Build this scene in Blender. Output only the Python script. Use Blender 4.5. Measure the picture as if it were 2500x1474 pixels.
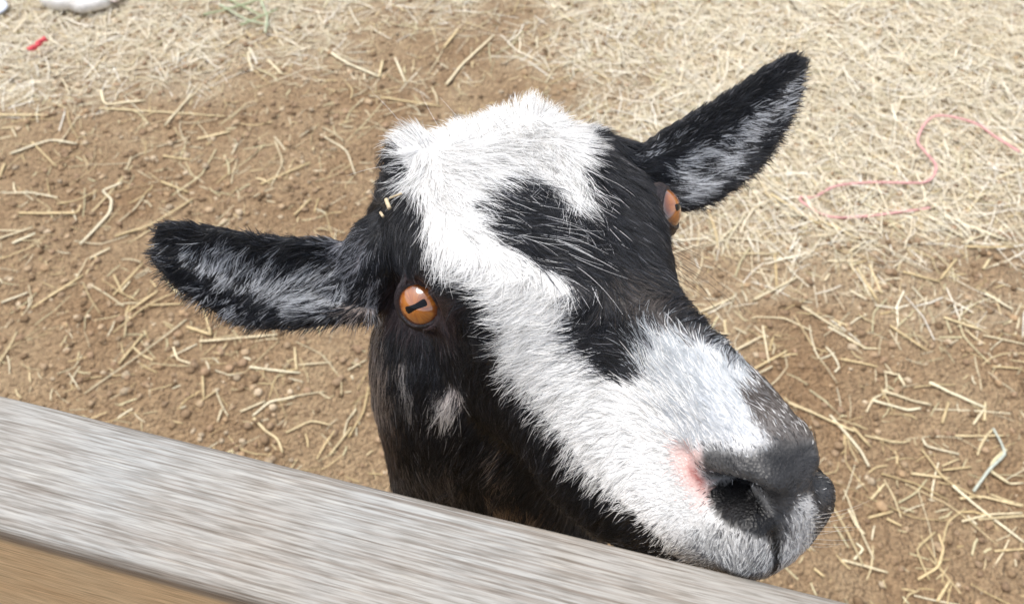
import bpy, math, random
import numpy as np
from mathutils import Vector, Matrix
from mathutils.bvhtree import BVHTree

for o in list(bpy.data.objects):
    bpy.data.objects.remove(o)
random.seed(7)
rng = np.random.default_rng(7)
scene = bpy.context.scene
COL = scene.collection

# ------------------------------------------------------------------ camera
CAM_H = 1.10
PITCH = math.radians(52)
FPX, CX, CY = 1925.0, 1250.0, 737.0          # focal length and centre in pixels of the 2500 x 1474 photograph
cam_d = bpy.data.cameras.new('camera')
cam = bpy.data.objects.new('camera', cam_d)
COL.objects.link(cam)
cam.location = (0, 0, CAM_H)
cam.rotation_euler = (math.pi / 2 - PITCH, 0, 0)
cam_d.sensor_width = 36
cam_d.lens = 36 * FPX / 2500
cam_d.clip_start = 0.01
cam_d.clip_end = 500
cam_d.dof.use_dof = True
cam_d.dof.focus_distance = 0.325
cam_d.dof.aperture_fstop = 17.0
scene.camera = cam
CP, SP = math.cos(PITCH), math.sin(PITCH)
M_CW = np.array([[1, 0, 0], [0, -SP, CP], [0, -CP, -SP]])   # rows: world x y z from (right, down, forward)
CAM = np.array([0, 0, CAM_H])


def cam_to_world(p):
    return np.asarray(p, float) @ M_CW.T + CAM


def world_to_px(p):
    q = (np.asarray(p, float) - CAM) @ M_CW
    z = np.maximum(q[..., 2], 1e-4)
    return np.stack([CX + FPX * q[..., 0] / z, CY + FPX * q[..., 1] / z], -1)


def at(px, py, d):
    """Point in the world at pixel (px, py), d metres along the view axis."""
    return cam_to_world(np.stack([(np.asarray(px, float) - CX) / FPX * d, (np.asarray(py, float) - CY) / FPX * d,
                                  np.asarray(d, float) * np.ones_like(np.asarray(px, float))], -1))


def on_ground(px, py, z=0.0):
    v = np.array([(px - CX) / FPX, (py - CY) / FPX, 1.0]) @ M_CW.T
    return CAM + v * ((z - CAM_H) / v[2])


# ------------------------------------------------------------------ sky, sun, exposure
SUN_EL, SUN_AZ = math.radians(72), math.radians(-60)     # azimuth from +Y towards +X
world = bpy.data.worlds.new('World')
scene.world = world
world.use_nodes = True
wn, wl = world.node_tree.nodes, world.node_tree.links
wn.clear()
sky = wn.new('ShaderNodeTexSky')
sky.sky_type = 'NISHITA'
sky.sun_disc = False
sky.sun_elevation = SUN_EL
sky.sun_rotation = SUN_AZ
sky.air_density = 1.0
sky.dust_density = 3.0
hsv = wn.new('ShaderNodeHueSaturation')          # thin high cloud: a paler sky
hsv.inputs['Saturation'].default_value = 0.45
bg = wn.new('ShaderNodeBackground')
bg.inputs['Strength'].default_value = 0.15
wo = wn.new('ShaderNodeOutputWorld')
wl.new(sky.outputs[0], hsv.inputs['Color'])
wl.new(hsv.outputs[0], bg.inputs[0])
wl.new(bg.outputs[0], wo.inputs[0])

sun_d = bpy.data.lights.new('sun', 'SUN')
sun_d.energy = 1.5
sun_d.angle = math.radians(35)
sun_d.color = (1.0, 0.96, 0.9)
sun = bpy.data.objects.new('sun', sun_d)
COL.objects.link(sun)
sdir = Vector((math.sin(SUN_AZ) * math.cos(SUN_EL), math.cos(SUN_AZ) * math.cos(SUN_EL), math.sin(SUN_EL)))
sun.rotation_euler = sdir.to_track_quat('Z', 'Y').to_euler()
sun.location = (-3, -1, 6)

scene.view_settings.view_transform = 'Standard'
scene.view_settings.look = 'None'
scene.view_settings.exposure = 0.70
scene.view_settings.gamma = 1.0
scene.view_settings.use_curve_mapping = False
scene.cycles.use_denoising = True
scene.cycles.max_bounces = 10
scene.cycles.diffuse_bounces = 4
scene.cycles.glossy_bounces = 6
scene.cycles.transmission_bounces = 6
scene.cycles_curves.shape = 'RIBBONS'


# ------------------------------------------------------------------ helpers
def link_mesh(name, verts, faces, mat=None, parent=None, smooth=True, colors=None):
    me = bpy.data.meshes.new(name)
    if isinstance(faces, np.ndarray):
        n, k = faces.shape
        me.vertices.add(len(verts))
        me.vertices.foreach_set('co', np.asarray(verts, np.float32).ravel())
        me.loops.add(n * k)
        me.loops.foreach_set('vertex_index', faces.astype(np.int32).ravel())
        me.polygons.add(n)
        me.polygons.foreach_set('loop_start', np.arange(0, n * k, k, dtype=np.int32))
        me.polygons.foreach_set('loop_total', np.full(n, k, np.int32))
        me.update(calc_edges=True)
    else:
        me.from_pydata([tuple(v) for v in verts], [], faces)
    me.polygons.foreach_set('use_smooth', np.full(len(me.polygons), bool(smooth)))
    if colors is not None:
        a = me.color_attributes.new('tint', 'FLOAT_COLOR', 'POINT')
        c = np.ones((len(verts), 4), np.float32)
        c[:, :3] = colors
        a.data.foreach_set('color', c.ravel())
    me.update()
    if mat:
        me.materials.append(mat)
    o = bpy.data.objects.new(name, me)
    COL.objects.link(o)
    if parent:
        o.parent = parent
    return o


def tag(o, label=None, cat=None, group=None, kind=None):
    for k, v in (('label', label), ('category', cat), ('group', group), ('kind', kind)):
        if v:
            o[k] = v
    return o


def empty(name, loc):
    o = bpy.data.objects.new(name, None)
    COL.objects.link(o)
    o.location = loc
    o.empty_display_size = 0.05
    return o


def _hash2(i, j, seed):
    n = (i.astype(np.int64) * 374761393 + j.astype(np.int64) * 668265263 + seed * 974711) & 0x7fffffff
    n = ((n ^ (n >> 13)) * 1274126177) & 0x7fffffff
    return ((n ^ (n >> 16)) & 0xffff) / 65535.0


def vnoise(x, y, seed=0):
    x = np.asarray(x, float); y = np.asarray(y, float)
    i, j = np.floor(x), np.floor(y)
    u, v = x - i, y - j
    u, v = u * u * (3 - 2 * u), v * v * (3 - 2 * v)
    a, b = _hash2(i, j, seed), _hash2(i + 1, j, seed)
    c, d = _hash2(i, j + 1, seed), _hash2(i + 1, j + 1, seed)
    return (a * (1 - u) + b * u) * (1 - v) + (c * (1 - u) + d * u) * v


def fbm(x, y, seed=0, oct=3):
    s, a, t = 0, 1.0, 0
    for k in range(oct):
        s = s + a * vnoise(x * 2 ** k, y * 2 ** k, seed + 17 * k); t += a; a *= 0.5
    return s / t


def smooth(e0, e1, x):
    t = np.clip((x - e0) / (e1 - e0), 0, 1)
    return t * t * (3 - 2 * t)


def poly_sd(p, poly):
    """Signed distance of points to a closed polygon, positive inside."""
    poly = np.asarray(poly, float)
    d2 = np.full(len(p), 1e18)
    inside = np.zeros(len(p), bool)
    n = len(poly)
    for k in range(n):
        a, b = poly[k], poly[(k + 1) % n]
        e = b - a
        w = p - a
        t = np.clip((w @ e) / (e @ e), 0, 1)
        q = w - t[:, None] * e
        d2 = np.minimum(d2, (q * q).sum(1))
        cond = (a[1] > p[:, 1]) != (b[1] > p[:, 1])
        if abs(e[1]) > 1e-9:
            inside ^= cond & (p[:, 0] < a[0] + (p[:, 1] - a[1]) / e[1] * e[0])
    d = np.sqrt(d2)
    return np.where(inside, d, -d)


def hermite(knots, vals, t):
    """Smooth interpolation of rows of vals at increasing knots."""
    knots = np.asarray(knots, float); vals = np.asarray(vals, float)
    m = np.gradient(vals, knots, axis=0)
    i = np.clip(np.searchsorted(knots, t, side='right') - 1, 0, len(knots) - 2)
    h = knots[i + 1] - knots[i]
    s = (t - knots[i]) / h
    sh = (slice(None),) + (None,) * (vals.ndim - 1)
    s, h = s[sh], h[sh]
    return ((2 * s**3 - 3 * s**2 + 1) * vals[i] + (s**3 - 2 * s**2 + s) * h * m[i]
            + (-2 * s**3 + 3 * s**2) * vals[i + 1] + (s**3 - s**2) * h * m[i + 1])


def ring_faces(nu, nv, base=0):
    i, j = np.meshgrid(np.arange(nu - 1), np.arange(nv), indexing='ij')
    j2 = (j + 1) % nv
    return (base + np.stack([i * nv + j, i * nv + j2, (i + 1) * nv + j2, (i + 1) * nv + j], -1)).reshape(-1, 4)


def nodes_of(name):
    m = bpy.data.materials.new(name)
    m.use_nodes = True
    nt = m.node_tree
    return m, nt, nt.nodes, nt.links, nt.nodes['Principled BSDF']


# ------------------------------------------------------------------ materials
def mat_ground():
    m, nt, N, L, B = nodes_of('dirt')
    tc = N.new('ShaderNodeNewGeometry')
    n1 = N.new('ShaderNodeTexNoise'); n1.inputs['Scale'].default_value = 5; n1.inputs['Detail'].default_value = 6
    n2 = N.new('ShaderNodeTexNoise'); n2.inputs['Scale'].default_value = 90; n2.inputs['Detail'].default_value = 5
    n2.inputs['Roughness'].default_value = 0.7
    n3 = N.new('ShaderNodeTexVoronoi'); n3.inputs['Scale'].default_value = 170
    for n in (n1, n2, n3):
        L.new(tc.outputs['Position'], n.inputs['Vector'])
    r1 = N.new('ShaderNodeValToRGB')
    r1.color_ramp.elements[0].position = 0.32; r1.color_ramp.elements[0].color = (0.335, 0.225, 0.135, 1)
    r1.color_ramp.elements[1].position = 0.68; r1.color_ramp.elements[1].color = (0.455, 0.34, 0.222, 1)
    L.new(n1.outputs['Fac'], r1.inputs['Fac'])
    r2 = N.new('ShaderNodeValToRGB')
    r2.color_ramp.elements[0].position = 0.3; r2.color_ramp.elements[0].color = (0.6, 0.55, 0.5, 1)
    r2.color_ramp.elements[1].position = 0.62; r2.color_ramp.elements[1].color = (1.2, 1.18, 1.1, 1)
    L.new(n2.outputs['Fac'], r2.inputs['Fac'])
    mx = N.new('ShaderNodeMixRGB'); mx.blend_type = 'MULTIPLY'; mx.inputs['Fac'].default_value = 0.9
    L.new(r1.outputs[0], mx.inputs[1]); L.new(r2.outputs[0], mx.inputs[2])
    da = N.new('ShaderNodeAttribute'); da.attribute_name = 'tint'       # fine chaff dust, thick where the hay lies
    sp = N.new('ShaderNodeSeparateColor'); L.new(da.outputs['Color'], sp.inputs[0])
    dm = N.new('ShaderNodeMixRGB'); dm.inputs[2].default_value = (.70, .61, .45, 1)
    L.new(sp.outputs[0], dm.inputs['Fac']); L.new(mx.outputs[0], dm.inputs[1])
    L.new(dm.outputs[0], B.inputs['Base Color'])
    B.inputs['Roughness'].default_value = 0.95
    B.inputs['Specular IOR Level'].default_value = 0.2
    ad = N.new('ShaderNodeMath'); ad.operation = 'SUBTRACT'
    L.new(n2.outputs['Fac'], ad.inputs[0]); L.new(n3.outputs['Distance'], ad.inputs[1])
    bp = N.new('ShaderNodeBump'); bp.inputs['Strength'].default_value = 1.0; bp.inputs['Distance'].default_value = 0.010
    L.new(ad.outputs[0], bp.inputs['Height']); L.new(bp.outputs[0], B.inputs['Normal'])
    return m


def mat_tint(name, rough=0.8, spec=0.3, bump=0.0, scale=300, trans=0.0):
    """Colour from the mesh's own tint attribute with a little grain."""
    m, nt, N, L, B = nodes_of(name)
    a = N.new('ShaderNodeAttribute'); a.attribute_name = 'tint'
    g = N.new('ShaderNodeNewGeometry')
    n = N.new('ShaderNodeTexNoise'); n.inputs['Scale'].default_value = scale; n.inputs['Detail'].default_value = 3
    L.new(g.outputs['Position'], n.inputs['Vector'])
    r = N.new('ShaderNodeValToRGB')
    r.color_ramp.elements[0].position = 0.3; r.color_ramp.elements[0].color = (0.75, 0.75, 0.75, 1)
    r.color_ramp.elements[1].position = 0.7; r.color_ramp.elements[1].color = (1.12, 1.12, 1.12, 1)
    L.new(n.outputs['Fac'], r.inputs['Fac'])
    mx = N.new('ShaderNodeMixRGB'); mx.blend_type = 'MULTIPLY'; mx.inputs['Fac'].default_value = 1
    L.new(a.outputs['Color'], mx.inputs[1]); L.new(r.outputs[0], mx.inputs[2])
    L.new(mx.outputs[0], B.inputs['Base Color'])
    B.inputs['Roughness'].default_value = rough
    B.inputs['Specular IOR Level'].default_value = spec
    if bump:
        bp = N.new('ShaderNodeBump'); bp.inputs['Strength'].default_value = bump; bp.inputs['Distance'].default_value = 0.001
        L.new(n.outputs['Fac'], bp.inputs['Height']); L.new(bp.outputs[0], B.inputs['Normal'])
    return m


def mat_wood(name='weathered_wood'):
    m, nt, N, L, B = nodes_of(name)
    tc = N.new('ShaderNodeTexCoord')
    mp = N.new('ShaderNodeMapping'); mp.inputs['Scale'].default_value = (5, 520, 520)
    L.new(tc.outputs['Object'], mp.inputs['Vector'])
    n1 = N.new('ShaderNodeTexNoise'); n1.inputs['Scale'].default_value = 2.2; n1.inputs['Detail'].default_value = 6
    n1.inputs['Roughness'].default_value = 0.5
    L.new(mp.outputs[0], n1.inputs['Vector'])
    mp2 = N.new('ShaderNodeMapping'); mp2.inputs['Scale'].default_value = (48, 850, 850)
    L.new(tc.outputs['Object'], mp2.inputs['Vector'])
    n2 = N.new('ShaderNodeTexNoise'); n2.inputs['Scale'].default_value = 1.6; n2.inputs['Detail'].default_value = 4
    L.new(mp2.outputs[0], n2.inputs['Vector'])
    n3 = N.new('ShaderNodeTexNoise'); n3.inputs['Scale'].default_value = 14; n3.inputs['Detail'].default_value = 3
    L.new(tc.outputs['Object'], n3.inputs['Vector'])
    # weathered top colours
    rt = N.new('ShaderNodeValToRGB'); e = rt.color_ramp.elements
    e[0].position = 0.34; e[0].color = (0.235, 0.218, 0.198, 1)
    e[1].position = 0.66; e[1].color = (0.365, 0.362, 0.345, 1)
    k = e.new(0.45); k.color = (0.305, 0.295, 0.275, 1)
    k = e.new(0.55); k.color = (0.34, 0.334, 0.315, 1)
    L.new(n1.outputs['Fac'], rt.inputs['Fac'])
    mp4 = N.new('ShaderNodeMapping'); mp4.inputs['Scale'].default_value = (34, 420, 420)
    L.new(tc.outputs['Object'], mp4.inputs['Vector'])
    n4 = N.new('ShaderNodeTexNoise'); n4.inputs['Scale'].default_value = 1.4; n4.inputs['Detail'].default_value = 2
    L.new(mp4.outputs[0], n4.inputs['Vector'])
    dash = N.new('ShaderNodeValToRGB'); e = dash.color_ramp.elements
    e[0].position = 0.30; e[0].color = (0.80, 0.775, 0.75, 1)
    e[1].position = 0.46; e[1].color = (1, 1, 1, 1)
    k = e.new(0.60); k.color = (1, 1, 1, 1)
    k = e.new(0.68); k.color = (1.14, 1.14, 1.13, 1)
    L.new(n4.outputs['Fac'], dash.inputs['Fac'])
    rf = N.new('ShaderNodeValToRGB'); e = rf.color_ramp.elements
    e[0].position = 0.3; e[0].color = (0.55, 0.39, 0.22, 1)
    e[1].position = 0.7; e[1].color = (0.78, 0.60, 0.38, 1)
    L.new(n1.outputs['Fac'], rf.inputs['Fac'])
    rd = N.new('ShaderNodeValToRGB'); e = rd.color_ramp.elements
    e[0].position = 0.3; e[0].color = (0.15, 0.115, 0.085, 1)
    e[1].position = 0.7; e[1].color = (0.33, 0.28, 0.22, 1)
    L.new(n1.outputs['Fac'], rd.inputs['Fac'])
    sx = N.new('ShaderNodeSeparateXYZ'); L.new(tc.outputs['Object'], sx.inputs[0])
    # wear runs down the face from the top edge: grey top, dark stained band, bare brown wood below
    wob = N.new('ShaderNodeMath'); wob.operation = 'MULTIPLY_ADD'
    wob.inputs[1].default_value = 0.010; L.new(n1.outputs['Fac'], wob.inputs[0]); L.new(sx.outputs['Z'], wob.inputs[2])
    m1 = N.new('ShaderNodeMapRange'); m1.inputs['From Min'].default_value = -0.0015; m1.inputs['From Max'].default_value = 0.0050
    L.new(wob.outputs[0], m1.inputs['Value'])
    m2 = N.new('ShaderNodeMapRange'); m2.inputs['From Min'].default_value = -0.012; m2.inputs['From Max'].default_value = -0.004
    L.new(wob.outputs[0], m2.inputs['Value'])
    x1 = N.new('ShaderNodeMixRGB'); L.new(m2.outputs[0], x1.inputs['Fac']); L.new(rf.outputs[0], x1.inputs[1]); L.new(rd.outputs[0], x1.inputs[2])
    x2 = N.new('ShaderNodeMixRGB'); L.new(m1.outputs[0], x2.inputs['Fac']); L.new(x1.outputs[0], x2.inputs[1]); L.new(rt.outputs[0], x2.inputs[2])
    fine = N.new('ShaderNodeValToRGB'); e = fine.color_ramp.elements
    e[0].position = 0.36; e[0].color = (0.62, 0.6, 0.57, 1)
    e[1].position = 0.56; e[1].color = (1.12, 1.12, 1.12, 1)
    L.new(n2.outputs['Fac'], fine.inputs['Fac'])
    x3 = N.new('ShaderNodeMixRGB'); x3.blend_type = 'MULTIPLY'; x3.inputs['Fac'].default_value = 0.65
    L.new(x2.outputs[0], x3.inputs[1]); L.new(fine.outputs[0], x3.inputs[2])
    blot = N.new('ShaderNodeValToRGB'); e = blot.color_ramp.elements
    e[0].position = 0.35; e[0].color = (0.98, 0.93, 0.88, 1)
    e[1].position = 0.65; e[1].color = (1.02, 1.04, 1.06, 1)
    L.new(n3.outputs['Fac'], blot.inputs['Fac'])
    x4 = N.new('ShaderNodeMixRGB'); x4.blend_type = 'MULTIPLY'; x4.inputs['Fac'].default_value = 1.0
    L.new(x3.outputs[0], x4.inputs[1]); L.new(blot.outputs[0], x4.inputs[2])
    x5 = N.new('ShaderNodeMixRGB'); x5.blend_type = 'MULTIPLY'; x5.inputs['Fac'].default_value = 1.0
    L.new(x4.outputs[0], x5.inputs[1]); L.new(dash.outputs[0], x5.inputs[2])
    L.new(x5.outputs[0], B.inputs['Base Color'])
    B.inputs['Roughness'].default_value = 0.75
    B.inputs['Specular IOR Level'].default_value = 0.3
    sm = N.new('ShaderNodeMath'); sm.operation = 'MULTIPLY_ADD'; sm.inputs[1].default_value = 0.5
    L.new(n2.outputs['Fac'], sm.inputs[0]); L.new(n1.outputs['Fac'], sm.inputs[2])
    bp = N.new('ShaderNodeBump'); bp.inputs['Strength'].default_value = 0.35; bp.inputs['Distance'].default_value = 0.0010
    L.new(sm.outputs[0], bp.inputs['Height']); L.new(bp.outputs[0], B.inputs['Normal'])
    return m


def mat_hair(name, rough=0.35):
    m, nt, N, L, B = nodes_of(name)
    N.remove(B)
    out = N['Material Output']
    a = N.new('ShaderNodeAttribute'); a.attribute_name = 'tint'
    h = N.new('ShaderNodeBsdfHairPrincipled')
    h.model = 'CHIANG'
    h.parametrization = 'COLOR'
    L.new(a.outputs['Color'], h.inputs['Color'])
    h.inputs['Roughness'].default_value = rough
    h.inputs['Radial Roughness'].default_value = 0.5
    h.inputs['Coat'].default_value = 0.0
    h.inputs['IOR'].default_value = 1.36
    h.inputs['Random Roughness'].default_value = 0.2
    d = N.new('ShaderNodeBsdfPrincipled')                  # the pith of the hair is opaque
    L.new(a.outputs['Color'], d.inputs['Base Color'])
    d.inputs['Roughness'].default_value = 0.5
    d.inputs['Specular IOR Level'].default_value = 0.25
    ms = N.new('ShaderNodeMixShader'); ms.inputs['Fac'].default_value = 0.6
    L.new(h.outputs[0], ms.inputs[1]); L.new(d.outputs[0], ms.inputs[2])
    L.new(ms.outputs[0], out.inputs['Surface'])
    return m


def mat_skin():
    m, nt, N, L, B = nodes_of('goat_skin')
    a = N.new('ShaderNodeAttribute'); a.attribute_name = 'tint'
    g = N.new('ShaderNodeTexCoord')
    n = N.new('ShaderNodeTexVoronoi'); n.inputs['Scale'].default_value = 1000
    n2 = N.new('ShaderNodeTexNoise'); n2.inputs['Scale'].default_value = 160; n2.inputs['Detail'].default_value = 5
    L.new(g.outputs['Object'], n.inputs['Vector']); L.new(g.outputs['Object'], n2.inputs['Vector'])
    r = N.new('ShaderNodeValToRGB')
    r.color_ramp.elements[0].position = 0.36; r.color_ramp.elements[0].color = (0.45, 0.45, 0.45, 1)
    r.color_ramp.elements[1].position = 0.66; r.color_ramp.elements[1].color = (1.35, 1.3, 1.24, 1)
    L.new(n2.outputs['Fac'], r.inputs['Fac'])
    mx = N.new('ShaderNodeMixRGB'); mx.blend_type = 'MULTIPLY'
    dk = N.new('ShaderNodeMapRange')                       # only the dark bare skin is mottled
    dk.inputs['From Min'].default_value = 0.05; dk.inputs['From Max'].default_value = 0.2
    dk.inputs['To Min'].default_value = 1.0; dk.inputs['To Max'].default_value = 0.0
    L.new(a.outputs['Fac'], dk.inputs['Value']); L.new(dk.outputs[0], mx.inputs['Fac'])
    L.new(a.outputs['Color'], mx.inputs[1]); L.new(r.outputs[0], mx.inputs[2])
    L.new(mx.outputs[0], B.inputs['Base Color'])
    B.inputs['Roughness'].default_value = 0.42
    B.inputs['Specular IOR Level'].default_value = 0.4
    ad = N.new('ShaderNodeMath'); ad.operation = 'ADD'
    L.new(n.outputs['Distance'], ad.inputs[0]); L.new(n2.outputs['Fac'], ad.inputs[1])
    bp = N.new('ShaderNodeBump'); bp.inputs['Strength'].default_value = 0.45; bp.inputs['Distance'].default_value = 0.0007
    L.new(ad.outputs[0], bp.inputs['Height']); L.new(bp.outputs[0], B.inputs['Normal'])
    return m


def mat_eye(name='amber_iris', ior=2.25):
    m, nt, N, L, B = nodes_of(name)
    a = N.new('ShaderNodeAttribute'); a.attribute_name = 'tint'
    L.new(a.outputs['Color'], B.inputs['Base Color'])
    B.inputs['Roughness'].default_value = 0.25
    B.inputs['Coat Weight'].default_value = 1.0
    B.inputs['Coat Roughness'].default_value = 0.02
    B.inputs['Coat IOR'].default_value = ior
    B.inputs['Specular IOR Level'].default_value = 0.2
    return m


def mat_plain(name, col, rough=0.8, spec=0.3):
    m, nt, N, L, B = nodes_of(name)
    g = N.new('ShaderNodeNewGeometry')
    n = N.new('ShaderNodeTexNoise'); n.inputs['Scale'].default_value = 120; n.inputs['Detail'].default_value = 4
    L.new(g.outputs['Position'], n.inputs['Vector'])
    r = N.new('ShaderNodeValToRGB')
    r.color_ramp.elements[0].color = tuple(c * 0.75 for c in col) + (1,)
    r.color_ramp.elements[1].color = tuple(min(1, c * 1.2) for c in col) + (1,)
    L.new(n.outputs['Fac'], r.inputs['Fac']); L.new(r.outputs[0], B.inputs['Base Color'])
    B.inputs['Roughness'].default_value = rough
    B.inputs['Specular IOR Level'].default_value = spec
    return m


M_GROUND = mat_ground()
M_CRUMB = mat_tint('dirt_crumbs', 0.95, 0.15, 0.5, 260)
M_STRAW = mat_tint('straw', 0.5, 0.4, 0.3, 240)
M_WOOD = mat_wood()
M_HAIR = mat_hair('goat_hair')
M_SKIN = mat_skin()
M_EYE = mat_eye()
M_PUPIL = mat_eye('pupil_black', 1.2)


# ------------------------------------------------------------------ ground
def hay_density(px, py):
    """How thickly hay lies, 0..1, laid out over the ground by the places seen in the photograph."""
    n = fbm(px / 160., py / 110., 5, 3) - 0.5
    upper_right = smooth(900, 250, py + n * 420) * smooth(1150, 1750, px - (py - 200) * .25 + n * 450)
    upper_left = smooth(-120, 200, 290 - py - px * 0.22 + n * 300) * 0.75
    top_mid = smooth(60, -90, py + n * 120) * 0.55
    return np.clip(np.maximum(np.maximum(upper_right, upper_left), top_mid), 0, 1)


def ground_z(x, y):
    return (0.016 * (fbm(x * 4, y * 4, 1, 2) - 0.5) + 0.009 * (fbm(x * 22, y * 22, 2, 3) - 0.5)
            + 0.007 * (fbm(x * 75, y * 75, 3, 2) - 0.5))


gx = np.concatenate([[-60, -12, -4, -2.2], np.arange(-1.75, 1.7501, 0.0055), [2.2, 4, 12, 60]])
gy = np.concatenate([[-60, -12, -3, -0.6, 0.0], np.arange(0.25, 2.15, 0.0055), [2.6, 4, 12, 60]])
GX, GY = np.meshgrid(gx, gy, indexing='ij')
GZ = ground_z(GX, GY)
ng, mg = GX.shape
ii, jj = np.meshgrid(np.arange(ng - 1), np.arange(mg - 1), indexing='ij')
gf = np.stack([ii * mg + jj, (ii + 1) * mg + jj, (ii + 1) * mg + jj + 1, ii * mg + jj + 1], -1).reshape(-1, 4)
G3 = np.stack([GX, GY, GZ], -1).reshape(-1, 3)
gd = np.zeros((len(G3), 3)); vis = (G3[:, 1] > .15) & (G3[:, 1] < 12)
gq = world_to_px(G3[vis])
gd[vis] = (hay_density(gq[:, 0], gq[:, 1]) * (.35 + .9 * fbm(G3[vis][:, 0] * 30, G3[vis][:, 1] * 30, 21, 3)) * .9 * smooth(3.3, 2.3, G3[vis][:, 1]) * smooth(2.8, 1.9, np.abs(G3[vis][:, 0])))[:, None]
ground = link_mesh('ground', G3, gf, M_GROUND, colors=np.clip(gd, 0, 1))
tag(ground, 'dry golden brown dirt ground of the pen', None, None, 'structure')


def ground_points(n, px_lo=-900, px_hi=3400, py_lo=-420, py_hi=2100):
    """Random places on the ground, even per square metre, within and a little beyond what is seen."""
    out = []
    while sum(map(len, out)) < n:
        p = np.stack([rng.uniform(-2.3, 2.3, n), rng.uniform(-.1, 2.7, n), np.zeros(n)], -1)
        q = world_to_px(p)
        out.append(p[(q[:, 0] > px_lo) & (q[:, 0] < px_hi) & (q[:, 1] > py_lo) & (q[:, 1] < py_hi)])
    p = np.concatenate(out)[:n]
    return p, world_to_px(p)


# crumbs of dirt: little uneven stones, far too many to count
t = (1 + 5 ** .5) / 2
ICO_V = np.array([(-1, t, 0), (1, t, 0), (-1, -t, 0), (1, -t, 0), (0, -1, t), (0, 1, t), (0, -1, -t), (0, 1, -t),
                  (t, 0, -1), (t, 0, 1), (-t, 0, -1), (-t, 0, 1)], float)
ICO_V /= np.linalg.norm(ICO_V[0])
ICO_F = np.array([(0, 11, 5), (0, 5, 1), (0, 1, 7), (0, 7, 10), (0, 10, 11), (1, 5, 9), (5, 11, 4), (11, 10, 2), (10, 7, 6), (7, 1, 8),
                  (3, 9, 4), (3, 4, 2), (3, 2, 6), (3, 6, 8), (3, 8, 9), (4, 9, 5), (2, 4, 11), (6, 2, 10), (8, 6, 7), (9, 8, 1)])


def crumbs(name, n, rmin, rmax, cols, power=2.6):
    p, q = ground_points(n * 2)
    w = 0.15 + fbm(p[:, 0] * 7, p[:, 1] * 7, 9, 2) ** 2 * 2.2
    keep = rng.random(len(p)) < w
    p = p[keep][:n]; m = len(p)
    r = rmin + (rmax - rmin) * rng.random(m) ** power
    v = ICO_V[None] * (1 + rng.uniform(-.28, .28, (m, 12, 1))) * np.stack([rng.uniform(.8, 1.35, m), rng.uniform(.8, 1.35, m), rng.uniform(.5, .9, m)], -1)[:, None]
    a = rng.uniform(0, 2 * np.pi, m); c, s = np.cos(a)[:, None], np.sin(a)[:, None]
    v = np.stack([v[..., 0] * c - v[..., 1] * s, v[..., 0] * s + v[..., 1] * c, v[..., 2]], -1) * r[:, None, None]
    v = v + p[:, None]
    v[..., 2] += (ground_z(p[:, 0], p[:, 1]) + r * 0.25)[:, None]
    f = (ICO_F[None] + 12 * np.arange(m)[:, None, None]).reshape(-1, 3)
    cc = np.asarray(cols)[rng.integers(0, len(cols), m)] * rng.uniform(.75, 1.25, (m, 1))
    o = link_mesh(name, v.reshape(-1, 3), f, M_CRUMB, smooth=True, colors=np.repeat(cc, 12, 0))
    tag(o, 'loose crumbs of dry brown dirt strewn over the ground', None, None, 'stuff')
    return o


crumbs('dirt_crumbs', 28000, 0.0016, 0.0078, [(0.35, .25, .16), (.32, .22, .14), (.26, .18, .11), (.42, .31, .20), (.50, .40, .28), (.2, .135, .08), (.36, .25, .15)])


# ------------------------------------------------------------------ straw and hay
def stalk_batch(p0, ang, length, width, bend, kink, lift, tilt, nseg=4, flat=0.45):
    """Bent stalks lying on the ground, each a closed four-sided tube. Returns verts, faces and the count per stalk."""
    n = len(p0)
    s = np.linspace(-.5, .5, nseg + 1)
    th = ang[:, None] + bend[:, None] * s[None] * 2 + np.where(s[None] > .12, kink[:, None], 0)
    d = np.stack([np.cos(th), np.sin(th)], -1)
    step = (length / nseg)[:, None, None]
    xy = np.concatenate([np.zeros((n, 1, 2)), np.cumsum(d[:, :-1] * step, 1)], 1)
    xy = xy - xy.mean(1, keepdims=True) + p0[:, None, :2]
    z = ground_z(xy[..., 0], xy[..., 1])
    z = z * .35 + z.max(1, keepdims=True) * .65 + (width * .35 + lift)[:, None] + tilt[:, None] * s[None] * length[:, None]
    nrm = np.stack([-d[..., 1], d[..., 0]], -1)
    w = width[:, None] * .5 * (1 - .25 * np.abs(s[None]) * 2)
    rings = []
    for (a, b) in ((1, 0), (0, 1), (-1, 0), (0, -1)):
        q = np.concatenate([xy + nrm * (a * w)[..., None], (z + b * w * flat * 1.2)[..., None]], -1)
        rings.append(q)
    v = np.stack(rings, 2)                       # n, nseg+1, 4, 3
    per = (nseg + 1) * 4
    f1 = ring_faces(nseg + 1, 4)
    caps = np.array([[3, 2, 1, 0], [nseg * 4, nseg * 4 + 1, nseg * 4 + 2, nseg * 4 + 3]])
    f = np.concatenate([f1, caps])
    return v.reshape(n, per, 3), f, per


STRAW_COL = np.array([(.66, .54, .32), (.70, .60, .40), (.60, .47, .26), (.74, .66, .47), (.55, .42, .22), (.62, .55, .34)])
HAY_COL = np.array([(.85, .76, .57), (.88, .81, .66), (.80, .70, .51), (.89, .85, .74), (.70, .60, .41), (.82, .76, .60), (.70, .64, .46)])


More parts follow.
